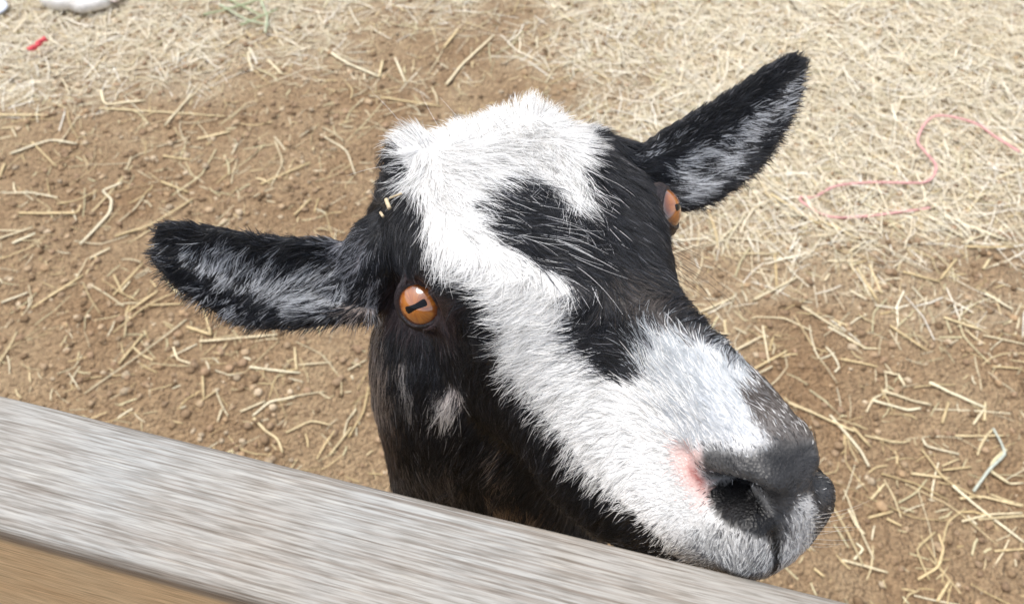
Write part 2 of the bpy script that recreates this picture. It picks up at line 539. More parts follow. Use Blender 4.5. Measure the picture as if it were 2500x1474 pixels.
def strew(name, label, p, length, width, cols, lift, tilt, nseg=3, bend=.2):
    n = len(p)
    v, f, per = stalk_batch(p, rng.uniform(0, 2 * np.pi, n), length, width, rng.normal(0, bend, n),
                            np.where(rng.random(n) < .18, rng.normal(0, .9, n), 0), lift, tilt, nseg)
    F = (f[None] + per * np.arange(n)[:, None, None]).reshape(-1, 4)
    c = cols[rng.integers(0, len(cols), n)] * rng.uniform(.8, 1.15, (n, 1))
    o = link_mesh(name, v.reshape(-1, 3), F, M_STRAW, smooth=False, colors=np.repeat(c, per, 0))
    tag(o, label, None, None, 'stuff')
    return o


# the thick mat of hay, upper right and along the top
p, q = ground_points(150000)
dens = hay_density(q[:, 0], q[:, 1])
p = p[rng.random(len(p)) < dens ** 1.3][:50000]
n = len(p)
strew('hay', 'pale dry hay heaped thickly over the dirt', p, rng.gamma(6, .0105, n).clip(.02, .16), rng.gamma(5, .00032, n).clip(.0006, .0032),
      HAY_COL, rng.random(n) ** 1.5 * .014 * hay_density(*world_to_px(p).T), rng.normal(0, .05, n), 2)
# short broken bits everywhere
p, q = ground_points(30000)
keep = rng.random(len(p)) < .35 + .65 * hay_density(q[:, 0], q[:, 1])
p = p[keep]; n = len(p)
strew('straw_chaff', 'short broken bits of straw scattered across the dirt', p, rng.gamma(4, .006, n).clip(.008, .06), rng.gamma(5, .00038, n).clip(.0007, .0035),
      STRAW_COL, rng.random(n) * .002, rng.normal(0, .05, n), 2)


# longer single stalks past those built one by one, more of them on the right
p, q = ground_points(4000)
keep = rng.random(len(p)) < .18 + .24 * smooth(1500, 2100, q[:, 0]) + .25 * hay_density(q[:, 0], q[:, 1])
p = p[keep]; n = len(p)
strew('straw_litter', 'loose thin straw stalks littering the dirt between the bigger straws', p, rng.gamma(6, .011, n).clip(.025, .15), rng.gamma(6, .0004, n).clip(.001, .004),
      STRAW_COL, rng.random(n) * .004, rng.normal(0, .05, n), 4, .18)


# straws that can be picked out one by one: each an object of its own
STRAWS = []


def straw_object(pts, width, col, label, group='pale straws lying singly on the dirt', zs=None, name='straw'):
    """One stalk through ground points [(x, y)], pushed up clear of the ground."""
    pts = np.asarray(pts, float)
    k = np.linspace(0, len(pts) - 1, 4 * (len(pts) - 1) + 1)
    i = np.minimum(k.astype(int), len(pts) - 2)
    c = pts[i] * (1 - (k - i))[:, None] + pts[i + 1] * (k - i)[:, None]
    if len(pts) > 2:
        c[1:-1] = c[1:-1] * .6 + (c[:-2] + c[2:]) * .2
    d = np.gradient(c, axis=0); d /= np.linalg.norm(d, axis=1, keepdims=True) + 1e-9
    nr = np.stack([-d[:, 1], d[:, 0]], -1)
    z = ground_z(c[:, 0], c[:, 1])
    z = z * .25 + z.max() * .75 + width * .45 + .001
    if zs is not None:
        z = z + zs
    m = len(c)
    w = width * .5 * (1 - .2 * np.linspace(0, 1, m)) * (1 + .12 * np.sin(np.linspace(0, 9, m) + rng.random() * 6))
    ringv = []
    for a in np.linspace(0, 2 * np.pi, 6, endpoint=False):
        ringv.append(np.concatenate([c + nr * (np.cos(a) * w)[:, None], (z + np.sin(a) * w * .7)[:, None]], -1))
    v = np.stack(ringv, 1).reshape(-1, 3)
    f = [tuple(x) for x in ring_faces(m, 6)] + [tuple(range(6))[::-1], tuple((m - 1) * 6 + j for j in range(6))]
    base = np.array([*c.mean(0), z.min()])
    o = link_mesh(name, v - base, f, M_STRAW, smooth=True, colors=np.tile(np.asarray(col), (len(v), 1)))
    o.location = base
    tag(o, label, 'straw', group)
    if group:
        STRAWS.append((o, c))
    return o


SINGLE = [  # pixel polylines in the photograph and width in pixels
    ([(405, 315), (470, 240)], 12), ([(245, 270), (550, 290)], 9), ([(250, 228), (258, 263), (355, 252)], 12), ([(485, 345), (565, 328)], 12),
    ([(640, 460), (760, 405)], 12), ([(720, 530), (760, 490)], 11), ([(198, 600), (270, 525), (275, 490), (250, 468), (300, 450)], 13),
    ([(50, 525), (190, 525), (200, 505)], 12), ([(220, 635), (270, 608)], 13), ([(283, 580), (365, 555), (472, 490)], 13),
    ([(80, 755), (205, 675)], 11), ([(280, 725), (350, 645)], 11), ([(280, 675), (303, 722)], 10), ([(293, 892), (352, 820)], 13),
    ([(490, 838), (680, 822)], 12), ([(460, 803), (518, 822)], 15), ([(518, 822), (500, 758)], 12), ([(425, 850), (435, 880), (472, 892)], 10),
    ([(315, 765), (385, 715)], 11), ([(360, 748), (450, 745)], 11), ([(612, 900), (735, 915)], 11), ([(620, 1020), (660, 985), (722, 973)], 12),
    ([(622, 1025), (650, 1055), (680, 1075), (692, 1108)], 12), ([(805, 1110), (858, 1042)], 11), ([(497, 915), (500, 975)], 11),
    ([(545, 1005), (535, 1035)], 11), ([(480, 990), (530, 955)], 10), ([(700, 1060), (760, 1030), (810, 1040)], 10), ([(590, 1010), (650, 985)], 12),
    ([(725, 905), (720, 850)], 10), ([(730, 895), (810, 888)], 9), ([(670, 785), (670, 830)], 9), ([(850, 905), (895, 880)], 10),
    ([(5, 740), (70, 715)], 11), ([(35, 600), (90, 575)], 12), ([(0, 590), (85, 560)], 10), ([(30, 380), (125, 345), (190, 355)], 11),
    ([(80, 350), (140, 410)], 8), ([(0, 440), (15, 405)], 12), ([(400, 385), (470, 395)], 9), ([(395, 445), (460, 470)], 11),
    ([(1090, 210), (1130, 160), (1205, 90)], 14), ([(1085, 120), (1118, 75)], 14), ([(795, 125), (850, 160), (925, 190)], 12), ([(925, 190), (935, 150)], 12),
    ([(965, 145), (990, 205)], 12), ([(0, 285), (120, 287)], 10), ([(930, 240), (1080, 262)], 10), ([(655, 150), (690, 185)], 12),
    ([(1925, 985), (1985, 1010), (2060, 1045), (2085, 1055)], 14), ([(2025, 1015), (2100, 1100), (2120, 1140)], 14), ([(2080, 1045), (2125, 1092)], 13),
    ([(2153, 955), (2225, 980), (2270, 990)], 13), ([(2130, 980), (2215, 1005), (2245, 1000)], 12), ([(2265, 938), (2330, 970), (2400, 1000)], 14),
    ([(2298, 1035), (2313, 985)], 12), ([(2372, 1040), (2400, 1000)], 11), ([(2400, 1030), (2402, 985)], 12), ([(2325, 1185), (2400, 1250), (2500, 1325)], 13),
    ([(2348, 1272), (2420, 1255), (2495, 1252)], 10), ([(2345, 1215), (2400, 1210), (2495, 1235)], 11), ([(2250, 1072), (2260, 1090), (2340, 1110)], 11),
    ([(2125, 1220), (2158, 1182)], 12), ([(2120, 1263), (2180, 1247)], 13), ([(2165, 1265), (2200, 1283)], 12), ([(2070, 1245), (2090, 1285), (2110, 1305)], 11),
    ([(2055, 1368), (2110, 1382), (2165, 1398)], 13), ([(2240, 1415), (2290, 1385), (2302, 1340), (2290, 1305)], 12), ([(2085, 1365), (2108, 1340), (2090, 1325)], 11),
    ([(2285, 1470), (2315, 1420)], 14), ([(1985, 1390), (2010, 1410)], 13), ([(2110, 1063), (2200, 1082), (2222, 1075)], 9), ([(2190, 915), (2208, 945)], 14),
    ([(2150, 910), (2190, 918)], 11), ([(2300, 1147), (2370, 1140)], 9), ([(2225, 1155), (2318, 1167)], 12), ([(2330, 1065), (2460, 1065)], 8),
    ([(2420, 1150), (2465, 1180), (2500, 1177)], 10), ([(1790, 860), (1865, 820)], 12), ([(1860, 800), (1875, 890)], 11), ([(1830, 910), (1920, 860)], 12),
    ([(1955, 750), (2060, 815)], 12), ([(2090, 660), (2140, 740)], 12), ([(1840, 735), (1945, 680)], 12), ([(2020, 800), (2110, 850)], 11),
    ([(2170, 800), (2260, 860)], 11), ([(2350, 610), (2470, 610)], 11), ([(2345, 600), (2400, 580)], 11), ([(2290, 690), (2330, 640)], 11),
    ([(2200, 670), (2290, 695)], 12), ([(2395, 665), (2410, 640)], 12), ([(2070, 620), (2110, 595)], 11), ([(1990, 540), (2080, 580)], 12),
    ([(2020, 640), (2100, 640)], 9), ([(2120, 470), (2145, 425)], 13), ([(2090, 495), (2160, 460)], 11), ([(2180, 430), (2200, 400)], 11),
    ([(2240, 520), (2350, 590)], 12), ([(2320, 540), (2450, 590)], 13), ([(2360, 520), (2400, 470)], 11), ([(2165, 560), (2290, 505)], 10),
    ([(1880, 480), (2000, 555)], 14), ([(2430, 440), (2480, 420)], 12), ([(1700, 770), (1790, 730)], 11), ([(2050, 880), (2140, 900)], 10),
    ([(2420, 900), (2490, 905)], 10), ([(2300, 780), (2390, 810)], 11), ([(2400, 720), (2470, 760)], 11), ([(2150, 720), (2120, 650)], 11),
]
for path, wpx in SINGLE:
    g = [on_ground(*q) for q in path]
    dist = np.linalg.norm(np.mean(g, 0) - CAM)
    c = STRAW_COL[rng.integers(0, 4)] * rng.uniform(.95, 1.2)
    straw_object([x[:2] for x in g], wpx / FPX * dist * .52, np.minimum(c, .85), 'pale dry straw lying singly on the bare brown dirt')
# many more that lie wherever the dirt is bare
p, q = ground_points(1500, -60, 2560, -40, 1540)
GOAT_HIDES = [(330, 520), (800, 560), (960, 320), (1290, 220), (1560, 340), (1960, 100), (2010, 180), (1700, 560), (1780, 840), (1980, 1000), (2060, 1240), (2120, 1500), (-200, 1500), (-200, 930), (0, 945), (915, 1150), (880, 820), (640, 820), (330, 660)]
keep = (rng.random(len(p)) < .9 - .75 * hay_density(q[:, 0], q[:, 1])) & (q[:, 1] > 60) & (q[:, 0] > 15) & (q[:, 0] < 2485) & (q[:, 1] < 1455)
keep &= poly_sd(q, GOAT_HIDES) < -25
p = p[keep][:165]
for x, y, _ in p:
    L_ = rng.gamma(6, .0125)
    a = rng.uniform(0, 2 * np.pi); k = rng.normal(0, .35)
    pts = [(x, y), (x + math.cos(a) * L_ / 2, y + math.sin(a) * L_ / 2)]
    pts.append((pts[1][0] + math.cos(a + k) * L_ / 2, pts[1][1] + math.sin(a + k) * L_ / 2))
    straw_object(pts, rng.uniform(.0015, .0036), np.minimum(STRAW_COL[rng.integers(0, len(STRAW_COL))] * rng.uniform(.85, 1.15), .85),
                 'pale dry straw lying singly on the bare brown dirt')


SPOTS = [((365, 610), 'the tip of the goat\'s lower ear'), ((900, 980), 'the goat\'s neck'), ((2010, 1230), 'the goat\'s lips'), ((2278, 503), 'the loose end of the pink twine'),
         ((1952, 474), 'the sharp bend of the pink twine'), ((2375, 1195), 'the blue green stalk'), ((200, 40), 'the white lump'), ((95, 122), 'the red scrap of twine'),
         ((1955, 125), 'the tip of the upright ear'), ((1760, 840), 'the bridge of the goat\'s nose'), ((60, 965), 'the end of the wooden rail'), ((2080, 1465), 'the rail below the chin'),
         ((1290, 230), 'the white tuft on the crown'), ((640, 20), 'the green tuft of hay'), ((930, 490), 'the brow above the amber eye'), ((650, 1090), 'the middle of the rail\'s top edge')]
kinds = {}
for o, c in STRAWS:
    q = world_to_px(np.concatenate([c, np.zeros((len(c), 1))], 1))
    ends, path_len = np.linalg.norm(q[-1] - q[0]), np.linalg.norm(np.diff(q, axis=0), axis=1).sum()
    k = ('long' if path_len > 105 else 'short') + (' straight' if ends > .975 * path_len else ' bent')
    dist = [np.linalg.norm(q.mean(0) - np.array(sp)) for sp, _ in SPOTS]
    j = int(np.argmin(dist))
    kinds.setdefault((k, j), []).append((dist[j], o))
for (k, j), lst in kinds.items():
    for n_, (d_, o) in enumerate(sorted(lst, key=lambda t: t[0])):
        nth = ['nearest', 'second nearest', 'third nearest', 'fourth nearest', 'fifth nearest', 'sixth nearest', 'seventh nearest', 'eighth nearest']
        if n_ < 8:
            o['label'] = f"{k} straw, {nth[n_]} of its kind to {SPOTS[j][1]}"
        else:
            o['label'] = f'{k} pale straw farther off from {SPOTS[j][1]}'


def px_path(path):
    return [on_ground(*q)[:2] for q in path]


# the blue green stalk, bent over a yellow one
gs = straw_object(px_path([(2373, 1202), (2410, 1150), (2450, 1112), (2440, 1085), (2420, 1050)]), .0050, (.52, .56, .48),
                  'pale blue green bent stalk lying among the yellow straws right of the muzzle', None, .004)
straw_object(px_path([(2455, 1098), (2420, 1130), (2418, 1150), (2462, 1180)]), .0058, (.70, .60, .38),
             'yellow hooked straw crossed by the pale blue green stalk', None)
GREEN = ['bent grey green', 'short straight bright green', 'curved grey green', 'low straight bright green', 'grey green outermost', 'bright green lowest']
# green stalks in the hay at the top
for k, path in enumerate([[(540, 20), (600, 55), (660, 70)], [(560, 5), (640, 45)], [(640, 10), (655, 50), (650, 90)], [(500, 45), (580, 25), (640, 5)], [(700, 5), (745, -20)], [(590, 70), (680, 30)]]):
    straw_object(px_path(path), .006, (.36, .42, .24) if k % 2 else (.45, .50, .33), GREEN[k] + ' stalk in the green tuft of hay at the top edge', 'greenish hay stalks in the tuft', .008)


# ------------------------------------------------------------------ twine, scraps, feed pieces
def tube(name, pts, rad, mat, colr, nside=8, twist=True):
    pts = np.asarray(pts, float)
    k = np.linspace(0, len(pts) - 1, 14 * (len(pts) - 1) + 1)
    c = hermite(np.arange(len(pts)), pts, k)
    d = np.gradient(c, axis=0); d /= np.linalg.norm(d, axis=1, keepdims=True)
    n1 = np.cross(d, [0, 0, 1]); n1 /= np.linalg.norm(n1, axis=1, keepdims=True) + 1e-9
    n2 = np.cross(n1, d)
    arc = np.concatenate([[0], np.cumsum(np.linalg.norm(np.diff(c, axis=0), axis=1))])
    rings = []
    for a in np.linspace(0, 2 * np.pi, nside, endpoint=False):
        rr = rad * (1 + (.25 * np.sin(2 * (a + arc / rad * .9)) if twist else 0))
        rings.append(c + (n1 * np.cos(a) + n2 * np.sin(a)) * (rr[:, None] if twist else rr))
    v = np.stack(rings, 1).reshape(-1, 3)
    m = len(c)
    f = [tuple(x) for x in ring_faces(m, nside)] + [tuple(range(nside))[::-1], tuple((m - 1) * nside + j for j in range(nside))]
    base = np.array([*c.mean(0)[:2], c[:, 2].min()])
    o = link_mesh(name, v - base, f, mat, colors=np.tile(np.asarray(colr), (len(v), 1)))
    o.location = base
    return o


M_TWINE = mat_tint('twine_fibre', 0.7, 0.25, 0.6, 700)
tw = [(2500, 358, .034), (2440, 325, .032), (2380, 297, .034), (2310, 277, .030), (2268, 285, .02), (2248, 330, .026), (2262, 362, .028), (2288, 400, .020),
      (2272, 432, .018), (2220, 437, .022), (2130, 447, .018), (2040, 452, .022), (1985, 475, .014), (1952, 474, .014), (1975, 497, .014), (2040, 520, .013),
      (2120, 522, .015), (2200, 512, .014), (2278, 503, .012)]
twp = []
for x, y, z in tw:
    g = on_ground(x, y, z)
    twp.append((g[0] + rng.normal(0, .004), g[1] + rng.normal(0, .004), z - .006 + float(ground_z(g[0], g[1]))))
o = tube('twine', twp, .0023, M_TWINE, (.76, .40, .40))
tag(o, 'faded pink baling twine looping across the pale hay', 'twine')
g = [on_ground(x, y, .012) for x, y in ((74, 128), (92, 126), (108, 116), (122, 112))]
o = tube('twine', [(a[0], a[1], .020 + .004 * i) for i, a in enumerate(g)], .0055, M_TWINE, (.70, .10, .12))
tag(o, 'short bright red scrap of twine tucked in the hay below the white lump', 'twine')


def lump(name, outline, height, col, label, cat, seed, z0=.004):
    """A crumpled flat-bottomed piece with the outline given in ground pixels."""
    g = np.array([on_ground(*q)[:2] for q in outline]); c = g.mean(0)
    nr, na = 12, 48
    ang = np.arctan2(*(g - c).T[::-1]); order = np.argsort(ang); g = g[order]; ang = ang[order]
    rad = np.linalg.norm(g - c, axis=1)
    A = np.linspace(-np.pi, np.pi, na, endpoint=False)
    R_ = np.interp(A, np.r_[ang - 2 * np.pi, ang, ang + 2 * np.pi], np.r_[rad, rad, rad])
    verts, zb = [], float(ground_z(c[0], c[1])) + z0
    for i in range(nr):
        s = 1 - i / nr
        for a, r in zip(A, R_):
            x, y = c[0] + math.cos(a) * r * s, c[1] + math.sin(a) * r * s
            h = height * (1 - s ** 3.2) ** .5 * (.65 + .7 * float(fbm(np.array(x * 45), np.array(y * 45), seed, 2)))
            verts.append((x - c[0], y - c[1], h))
    verts.append((0, 0, height)); top = len(verts) - 1
    verts.append((0, 0, 0)); bot = len(verts) - 1
    f = [tuple(x) for x in ring_faces(nr, na)]
    f += [((nr - 1) * na + j, (nr - 1) * na + (j + 1) % na, top) for j in range(na)] + [((j + 1) % na, j, bot) for j in range(na)]
    o = link_mesh(name, verts, f, mat_plain(name + '_surface', col, .6))
    o.location = (c[0], c[1], zb)
    tag(o, label, cat)
    return o


lump('salt_lump', [(100, 10), (118, -30), (200, -60), (290, -40), (278, 12), (272, 26), (235, 36), (205, 42), (175, 33), (135, 33), (112, 25)], .035, (.80, .78, .75),
     'larger white crumpled lump lying on the hay in the corner', 'scrap', 3, .01)
lump('salt_lump', [(279, 0), (284, -18), (302, -12), (300, 12), (286, 20)], .015, (.80, .70, .66), 'small pinkish white chip beside the larger white lump', 'scrap', 4, .012)
lump('paper_scrap', [(-60, 30), (-20, 8), (24, 18), (22, 32), (0, 46), (-50, 60)], .006, (.62, .66, .74), 'bluish white paper scrap at the edge left of the white lump', 'scrap', 5, .012)


# ------------------------------------------------------------------ fence in front
RAIL_TOP = CAM_H - 0.2665
RAIL_YAW = math.radians(-14.2)


def rail_line(px, py):
    """Where the sight line through a pixel meets the level of the rail's top."""
    return on_ground(px, py, RAIL_TOP)


far_a, far_b = rail_line(0, 958), rail_line(2120, 1474)
ax = (far_b - far_a); ax /= np.linalg.norm(ax)
nrm_in = np.array([ax[1], -ax[0], 0.0])           # towards the camera's side
near_a = rail_line(0, 1296)
RAIL_W = float((near_a - far_a) @ nrm_in)
fence_mid = far_a + ax * ((np.zeros(3) - far_a) @ ax) + nrm_in * RAIL_W / 2
yaw = math.atan2(ax[1], ax[0])
fence = empty('fence', (fence_mid[0], fence_mid[1], 0))
fence.rotation_euler = (0, 0, yaw)
tag(fence, 'weathered grey wooden rail fence in front of the goat', 'fence')


def board(name, length, w, h, loc, seed, rot=None, r=.0045):
    """A sawn board along local X with worn rounded edges and slightly uneven faces; its top is at local z = 0."""
    xs = np.unique(np.concatenate([np.linspace(-length / 2, length / 2, 9), np.linspace(-.55, .55, 220)])) if length > 1 else np.linspace(-length / 2, length / 2, 30)
    prof = []
    for cx_, cz_, a0 in ((w / 2 - r, -r, 0), (-w / 2 + r, -r, 90), (-w / 2 + r, -h + r, 180), (w / 2 - r, -h + r, 270)):
        for a in np.linspace(a0, a0 + 90, 5):
            prof.append((cx_ + r * math.cos(math.radians(a)), cz_ + r * math.sin(math.radians(a))))
    pr = []
    for i in range(len(prof)):
        a, b = np.array(prof[i]), np.array(prof[(i + 1) % len(prof)])
        m = max(1, int(np.linalg.norm(b - a) / .0025))
        for k in range(m):
            pr.append(a + (b - a) * k / m)
    pr = np.array(pr); nv = len(pr)
    V = np.zeros((len(xs), nv, 3))
    V[..., 0] = xs[:, None]; V[..., 1] = pr[None, :, 0]; V[..., 2] = pr[None, :, 1]
    ctr = np.array([0, 0, -h / 2])
    out = V - ctr; out[..., 0] = 0
    out /= np.linalg.norm(out, axis=-1, keepdims=True)
    per = np.concatenate([[0], np.cumsum(np.linalg.norm(np.diff(pr, axis=0), axis=1))])
    gr = fbm(V[..., 0] * 9, per[None] * 420 + 0 * V[..., 0], seed, 2) - .5        # open grain along the board
    wv = fbm(V[..., 0] * 14, per[None] * 25 + 0 * V[..., 0], seed + 5, 2) - .5
    V += out * (gr * .0003 + wv * .0010)[..., None]
    F = ring_faces(len(xs), nv)
    f = [tuple(x) for x in F] + [tuple(range(nv))[::-1], tuple((len(xs) - 1) * nv + j for j in range(nv))]
    o = link_mesh(name, V.reshape(-1, 3), f, M_WOOD, fence)
    o.location = loc
    if rot:
        o.rotation_euler = rot
    return o


board('rail', 2.6, RAIL_W, .185, (0, 0, RAIL_TOP), 31)
board('rail', 2.6, RAIL_W, .135, (0, 0, .30), 37)
for sx in (-1.15, 1.15):       # posts stand on the near side of the rails, out of the picture
    pst = board('post', RAIL_TOP + .03, .085, .085, (sx, -RAIL_W / 2 - .0435 - .0425 + .0435, RAIL_TOP / 2 - .01), 41 if sx < 0 else 43, (0, -math.pi / 2, 0))

# ------------------------------------------------------------------ the goat
S = 0.0125                                                     # head units (about a centimetre) to metres


def rod(w):
    w = np.asarray(w, float)
    t = np.linalg.norm(w); k = w / t
    K = np.array([[0, -k[2], k[1]], [k[2], 0, -k[0]], [-k[1], k[0], 0]])
    return np.eye(3) + math.sin(t) * K + (1 - math.cos(t)) * K @ K


HEAD_R = rod([0.70301845, 2.54707283, -1.30566705])
HEAD_T = np.array([0.0146353446, -0.0227136916, 0.3648100569])


def head(p):
    """Head space (x to the goat's right, y to the nose, z to the top of the skull) to the world."""
    return cam_to_world((np.asarray(p, float) * S) @ HEAD_R.T + HEAD_T)


HY = np.array([-8.6, -7.4, -5.2, -2.5, 0.5, 3.2, 6.2, 9.0, 10.9, 12.1, 12.75, 12.95])
HC = [  # half sections from the top middle to the bottom middle: x, z
    [(0, -1.5), (.8, -1.6), (1.4, -2), (1.7, -2.6), (1.7, -3.4), (1.4, -4.2), (.8, -4.8), (0, -5)],
    [(0, 1.0), (1.8, .8), (3.2, .0), (3.9, -1.3), (3.9, -3.3), (3.4, -5.2), (2.0, -6.5), (0, -7)],
    [(0, 2.8), (2.0, 2.9), (3.7, 1.9), (4.4, .2), (4.2, -2.3), (3.6, -5.0), (2.3, -7.0), (0, -7.5)],
    [(0, 3.2), (2.2, 3.2), (4.1, 2.2), (4.9, .6), (4.5, -2.2), (4.0, -5.2), (2.6, -7.7), (0, -8.3)],
    [(0, 2.9), (2.1, 2.8), (4.1, 2.0), (4.9, .5), (4.5, -1.8), (4.2, -4.8), (2.6, -7.3), (0, -7.9)],
    [(0, 2.7), (1.4, 2.5), (2.6, 1.75), (3.35, .4), (3.6, -1.8), (3.7, -4.4), (2.4, -6.7), (0, -7.2)],
    [(0, 2.05), (.7, 1.95), (1.15, 1.5), (1.45, .6), (2.2, -.9), (3.5, -4.1), (2.7, -6.0), (0, -6.4)],
    [(0, 1.4), (.75, 1.3), (1.1, .9), (1.4, .1), (1.82, -1.2), (3.0, -4.0), (2.5, -5.4), (0, -5.7)],
    [(0, .95), (.9, .8), (1.3, .25), (1.5, -.6), (1.8, -1.8), (2.2, -3.6), (1.7, -4.9), (0, -5.2)],
    [(0, .3), (.8, .2), (1.2, -.3), (1.4, -1.0), (1.58, -2.0), (1.65, -3.1), (1.1, -4.0), (0, -4.4)],
    [(0, -.5), (.6, -.55), (1.0, -.9), (1.2, -1.5), (1.3, -2.2), (1.2, -3.0), (.8, -3.5), (0, -3.75)],
    [(0, -1.4), (.2, -1.45), (.4, -1.6), (.5, -1.9), (.55, -2.3), (.5, -2.7), (.3, -2.95), (0, -3.0)],
]


def head_loft(nu=110, nv=96):
    H = np.array(HC, float)
    full = np.concatenate([H, (H * [-1, 1])[:, -2:0:-1]], 1)          # ring of 14
    y = np.concatenate([np.linspace(HY[0], HY[-4], nu - 40), np.linspace(HY[-4], HY[-1], 41)[1:]])
    rows = hermite(HY, full, y)
    n = full.shape[1]
    t = np.linspace(0, n, nv, endpoint=False); i = t.astype(int); s = (t - i)[None, :, None]
    P = lambda k: rows[:, (i + k) % n]
    ring = .5 * (2 * P(0) + (P(1) - P(-1)) * s + (2 * P(-1) - 5 * P(0) + 4 * P(1) - P(2)) * s**2 + (3 * P(0) - P(-1) - 3 * P(1) + P(2)) * s**3)
    V = np.stack([ring[..., 0], np.broadcast_to(y[:, None], ring.shape[:2]), ring[..., 1]], -1)
    nu = len(y)
    f = [tuple(q) for q in ring_faces(nu, nv)] + [tuple(range(nv))[::-1], tuple((nu - 1) * nv + j for j in range(nv))]
    return head(V.reshape(-1, 3)), f


def chain(path, radii, nside=28, nu=None):
    """A closed tapering limb through world points; radii are (across, along up) pairs or single values."""
    path = np.asarray(path, float)
    radii = np.array([(r, r) if np.isscalar(r) else r for r in radii], float)
    nu = nu or 10 * len(path)
    k = np.linspace(0, len(path) - 1, nu)
    c = hermite(np.arange(len(path)), path, k); r = hermite(np.arange(len(path)), radii, k)
    d = np.gradient(c, axis=0); d /= np.linalg.norm(d, axis=1, keepdims=True)
    ref = np.array([0, 0, 1.0]) if abs(d[:, 2]).mean() < .7 else np.array([ax[0], ax[1], 0])
    n1 = np.cross(d, ref); n1 /= np.linalg.norm(n1, axis=1, keepdims=True)
    n2 = np.cross(n1, d)
    # rounded ends
    rs, cs, n1s, n2s = [], [], [], []
    for e, sgn in ((0, -1), (nu - 1, 1)):
        pass
    A = np.linspace(0, 2 * np.pi, nside, endpoint=False)
    V = c[:, None] + n1[:, None] * (np.cos(A)[None, :, None] * r[:, 0, None, None]) + n2[:, None] * (np.sin(A)[None, :, None] * r[:, 1, None, None])
    e0 = c[0] - d[0] * r[0].mean() * .6
    e1 = c[-1] + d[-1] * r[-1].mean() * .6
    V = np.concatenate([V.reshape(-1, 3), [e0, e1]])
    m = nu * nside
    f = [tuple(q) for q in ring_faces(nu, nside)]
    f += [((j + 1) % nside, j, m) for j in range(nside)] + [((nu - 1) * nside + j, (nu - 1) * nside + (j + 1) % nside, m + 1) for j in range(nside)]
    return V, f


# ears, each a cupped leaf between the two edges seen in the photograph, with its own depth and thickness
EARS = {
    'right': dict(top=[(905, 600), (800, 584), (720, 580), (640, 573), (560, 560), (480, 546), (410, 538), (374, 550)],
                  low=[(925, 775), (850, 778), (770, 790), (690, 797), (600, 792), (520, 757), (430, 700), (372, 640)],
                  d=[.392, .385, .380, .378, .376, .374, .373, .374], cup=.016),
    'left': dict(top=[(1530, 400), (1585, 340), (1660, 292), (1730, 250), (1790, 215), (1850, 172), (1910, 138), (1944, 126)],
                 low=[(1610, 505), (1665, 508), (1735, 488), (1800, 450), (1855, 405), (1910, 325), (1950, 240), (1974, 150)],
                 d=[.430, .432, .436, .440, .444, .448, .452, .455], cup=.015),
}


def ear_surface(E, u, v):
    """u 0..1 from base to tip, v -1..1 across; returns the mid surface in camera space."""
    k = np.linspace(0, 1, 8)
    t, l, d = hermite(k, np.array(E['top'], float), u), hermite(k, np.array(E['low'], float), u), hermite(k, np.array(E['d'])[:, None], u)[..., 0]
    p = t * ((1 - v) / 2)[..., None] + l * ((1 + v) / 2)[..., None]
    width = np.linalg.norm(t - l, axis=-1) / FPX * d
    dep = d + E['cup'] * (1 - v ** 2) * np.clip(width / .055, 0, 1) - .012 * np.maximum(v, 0) ** 2 * (1 - u)
    return np.stack([(p[..., 0] - CX) / FPX * dep, (p[..., 1] - CY) / FPX * dep, dep], -1)


def ear_shell(E, nu=44, nv=26):
    u, v = np.meshgrid(np.linspace(0, 1, nu), np.linspace(-1, 1, nv), indexing='ij')
    mid = ear_surface(E, u.ravel(), v.ravel()).reshape(nu, nv, 3)
    du, dv = np.gradient(mid, axis=0), np.gradient(mid, axis=1)
    n = np.cross(du, dv); n /= np.linalg.norm(n, axis=-1, keepdims=True)
    if (n[..., 2] > 0).mean() > .5:
        n = -n
    th = .0032 * (1 - .55 * np.abs(v) ** 3)[..., None] * (1.3 - .5 * u)[..., None]
    a, b = mid + n * th, mid - n * th
    V = np.concatenate([a, b[:, ::-1]], 1)
    V = cam_to_world(V.reshape(-1, 3))
    m = 2 * nv
    f = [tuple(q) for q in ring_faces(nu, m)] + [tuple(range(m))[::-1], tuple((nu - 1) * m + j for j in range(m))]
    return V, f


parts = [head_loft()]
for E in EARS.values():
    parts.append(ear_shell(E))
# ear roots
parts.append(chain([head((3.4, -4.0, -.2)), head((4.7, -4.3, -.55)), at(880, 700, .392), at(810, 697, .390)], [.018, (.0185, .0165), (.0150, .0135), (.009, .009)]))
parts.append(chain([head((-3.4, -4.2, .2)), head((-5.0, -4.6, .2)), at(1590, 425, .445), at(1640, 420, .456)], [.02, (.020, .018), (.013, .013), (.006, .006)]))
# poll tufts sit on low horn buds
parts.append(chain([head((2.7, -4.4, 2.0)), head((3.1, -4.9, 3.2))], [.016, .010]))
parts.append(chain([head((-2.0, -4.0, 2.0)), head((-2.2, -4.3, 3.0))], [.022, .014]))
# neck down behind the rail, trunk along the fence, legs, tail
ux = np.array([ax[0], ax[1], 0.0]); un = -nrm_in
fb = np.array([fence_mid[0], fence_mid[1], 0]) + un * RAIL_W / 2


def fp(a, n, z):
    """a along the fence, n beyond its far face, z up."""
    q = fb + ux * a + un * n
    return np.array([q[0], q[1], z])


